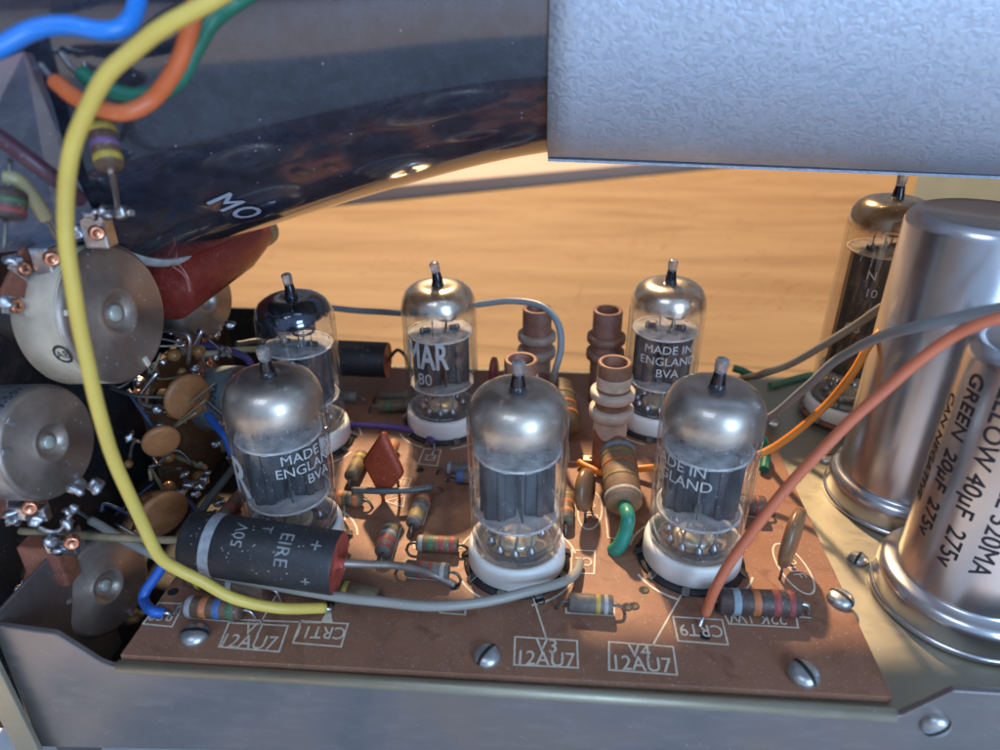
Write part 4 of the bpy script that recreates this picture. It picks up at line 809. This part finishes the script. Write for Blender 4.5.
wire('wire', 'dark green wire running behind the orange loop at the top left', [PW(82, 73, 11), PW(104, 86, 10.95), PW(130, 95, 10.9), PW(158, 92, 10.85), PW(180, 78, 10.8), PW(196, 48, 10.7), PW(212, 22, 10.6), PW(240, 0, 10.7), PW(275, -20, 10.5)], .125, GRN, bare=[[PW(84, 75, 11), PW(72, 68, 11.1), PW(60, 52, 11.2)]])
wire('wire', 'dark maroon wire crossing the curved metal plate at the left', [PW(-30, 122, 10.6), PW(0, 138, 10.8), PW(30, 160, 11.0), PW(56, 180, 11.3), PW(80, 200, 11.9)], .13, MAR)
wire('wire', 'short olive wire stub above the cream cased potentiometer', [PW(4, 178, 11.2), PW(18, 181, 11.3), PW(32, 197, 11.6), PW(46, 218, 12.0)], .12, OLV, bare=[[PW(45, 217, 12.0), PW(52, 228, 12.4), PW(56, 238, 12.9)]])
wire('wire', 'thin blue grey wire arching between the rear tubes to the stained coil former', [PW(300, 300, 24), PW(325, 307, 23.6), PW(360, 311, 23), PW(400, 313, 22.4), PW(440, 311, 22), PW(485, 303, 21.3), PW(512, 301, 20.8), PW(540, 305, 20.3), PW(557, 322, 20), PW(561, 348, 20), PW(554, 375, 20.5), P(548, 400, .05)], .10, GRY)
wire('wire', 'grey wire running in front of the big black capacitor to the C2 legend', [PW(90, 520, 16.3), PW(125, 540, 16.1), PW(165, 560, 15.8), PW(210, 573, 15.4), PW(260, 583, 15.0), PW(320, 593, 14.7), PW(380, 602, 14.5), PW(430, 606, 14.4), PW(480, 602, 14.6), PW(530, 591, 14.9), PW(560, 583, 15.3), PW(575, 574, 15.8), P(580, 562, .1)], .105, GR2, bare=[[PW(92, 521, 16.3), PW(82, 514, 16.4), PW(72, 508, 16.5)]])
wire('wire', 'salmon orange wire rising from the CRT9 legend towards the printed can', [P(705, 614, .16), PW(714, 592, 14.5), PW(735, 556, 14.2), PW(768, 511, 13.9), PW(810, 463, 13.5), PW(852, 419, 13.2), PW(900, 376, 12.8), PW(945, 342, 12.4), PW(975, 327, 12.1), PW(1010, 316, 11.8), PW(1060, 305, 11.4)], .108, SAL, bare=[[P(705, 614, .16), P(702, 620, .10), P(699, 627, 0)]])
wire('wire', 'bright orange wire passing behind the right front tube up to the rear can', [P(579, 462, .15), P(590, 468, .18), P(603, 473, .15), P(630, 470, .2), PW(670, 466, 19), PW(720, 463, 18.6), PW(765, 452, 18.4), PW(800, 428, 18), PW(830, 402, 17.6), PW(852, 374, 17.2), PW(868, 347, 17), PW(884, 328, 17), PW(902, 312, 17.8)], .10, BOR)
wire('wire', 'brownish grey wire going from behind the right front tube to the rear can top', [P(742, 378, .15), PW(760, 375, 21.6), PW(790, 364, 20.8), PW(825, 344, 20), PW(860, 322, 19.2), PW(888, 304, 18.4), PW(920, 290, 18.6)], .115, wm('brown_grey_pvc', (0.20, 0.18, 0.145)))
wire('wire', 'blue grey wire running in front of the rear can above the salmon wire', [P(744, 428, .1), PW(768, 418, 19.6), PW(800, 393, 18.2), PW(832, 364, 16.6), PW(870, 341, 14.8), PW(910, 327, 13.4), PW(955, 318, 12.7), PW(1000, 309, 12.2), PW(1050, 300, 11.8)], .108, wm('slate_pvc', (0.22, 0.25, 0.26)))
wire('wire', 'purple wire crossing the rear of the board to the E2 legend', [P(320, 424, .12), P(348, 424, .14), P(375, 425, .14), P(405, 429, .14), P(426, 435, .16), P(434, 443, .14)], .09, PUR, bare=[[P(434, 443, .14), P(434, 450, .1), P(431, 456, 0)]])
wire('wire', 'black sleeved wire running behind the red diamond capacitor', [P(352, 490, .45), P(380, 491, .5), P(410, 490, .5), P(433, 487, .45)], .085, DGR, bare=[[P(432, 487, .45), P(438, 487, .3), P(443, 490, .05)]])
wire('wire', 'blue wire bent beside the lowest potentiometer and ending at the RS8 legend', [PW(168, 556, 15.8), PW(158, 573, 15.6), PW(146, 590, 15.4), PW(144, 601, 15.3), P(152, 611, .25), P(163, 613, .15)], .115, wm('deep_blue_pvc', (0.015, 0.10, 0.42)), bare=[[P(161, 613, .15), P(168, 613, .12), P(172, 616, 0)]])
wire('wire', 'dark grey wire running along the left edge of the board', [PW(180, 540, 16.8), P(196, 520, .3), P(216, 490, .3), P(238, 462, .3), P(250, 442, .2)], .10, DGR)
wire('wire', 'short blue wire stub left of the tube behind the big capacitor', [PW(208, 415, 18.6), PW(216, 425, 18.4), PW(226, 438, 18.2), PW(232, 455, 18.2)], .10, wm('deep_blue_pvc', (0.015, 0.10, 0.42)), bare=[[PW(209, 416, 18.6), PW(204, 406, 18.7), PW(200, 396, 18.8)]])
wire('wire', 'green wire seen just right of the right front tube', [P(764, 470, .12), P(766, 455, .3), P(763, 440, .45), P(752, 432, .3)], .14, GRN)
wire('wire', 'green wire bit behind the top of the right front tube at the back board edge', [P(733, 368, .35), P(742, 371, .3), P(752, 376, .1)], .13, GRN)
wire('wire', 'black wire crossing behind the left tubes at the back', [PW(236, 344, 21), PW(255, 341, 21.5), PW(285, 340, 22)], .09, DGR)
wire('wire', 'olive stiff wire behind the blue black topped tube at the left', [PW(180, 350, 19.5), PW(205, 354, 20), PW(235, 350, 20.4), PW(262, 349, 21)], .09, OLV)
wire('wire', 'purple wire bundle curving behind the left tubes', [PW(200, 345, 20.3), PW(228, 350, 20.3), PW(248, 360, 20.3), PW(254, 380, 20.3)], .10, wm('violet_pvc', (0.06, 0.04, 0.16)))
# green sleeved strip on the deck beneath the rear can
wire('earth_strap', 'green strap on the metal deck beside the tall rear tube', [P(770, 386, -.1), P(800, 378, -.1), P(835, 372, -.1)], .12, wm('pale_green', (0.08, 0.20, 0.10)), None, cat='strap')
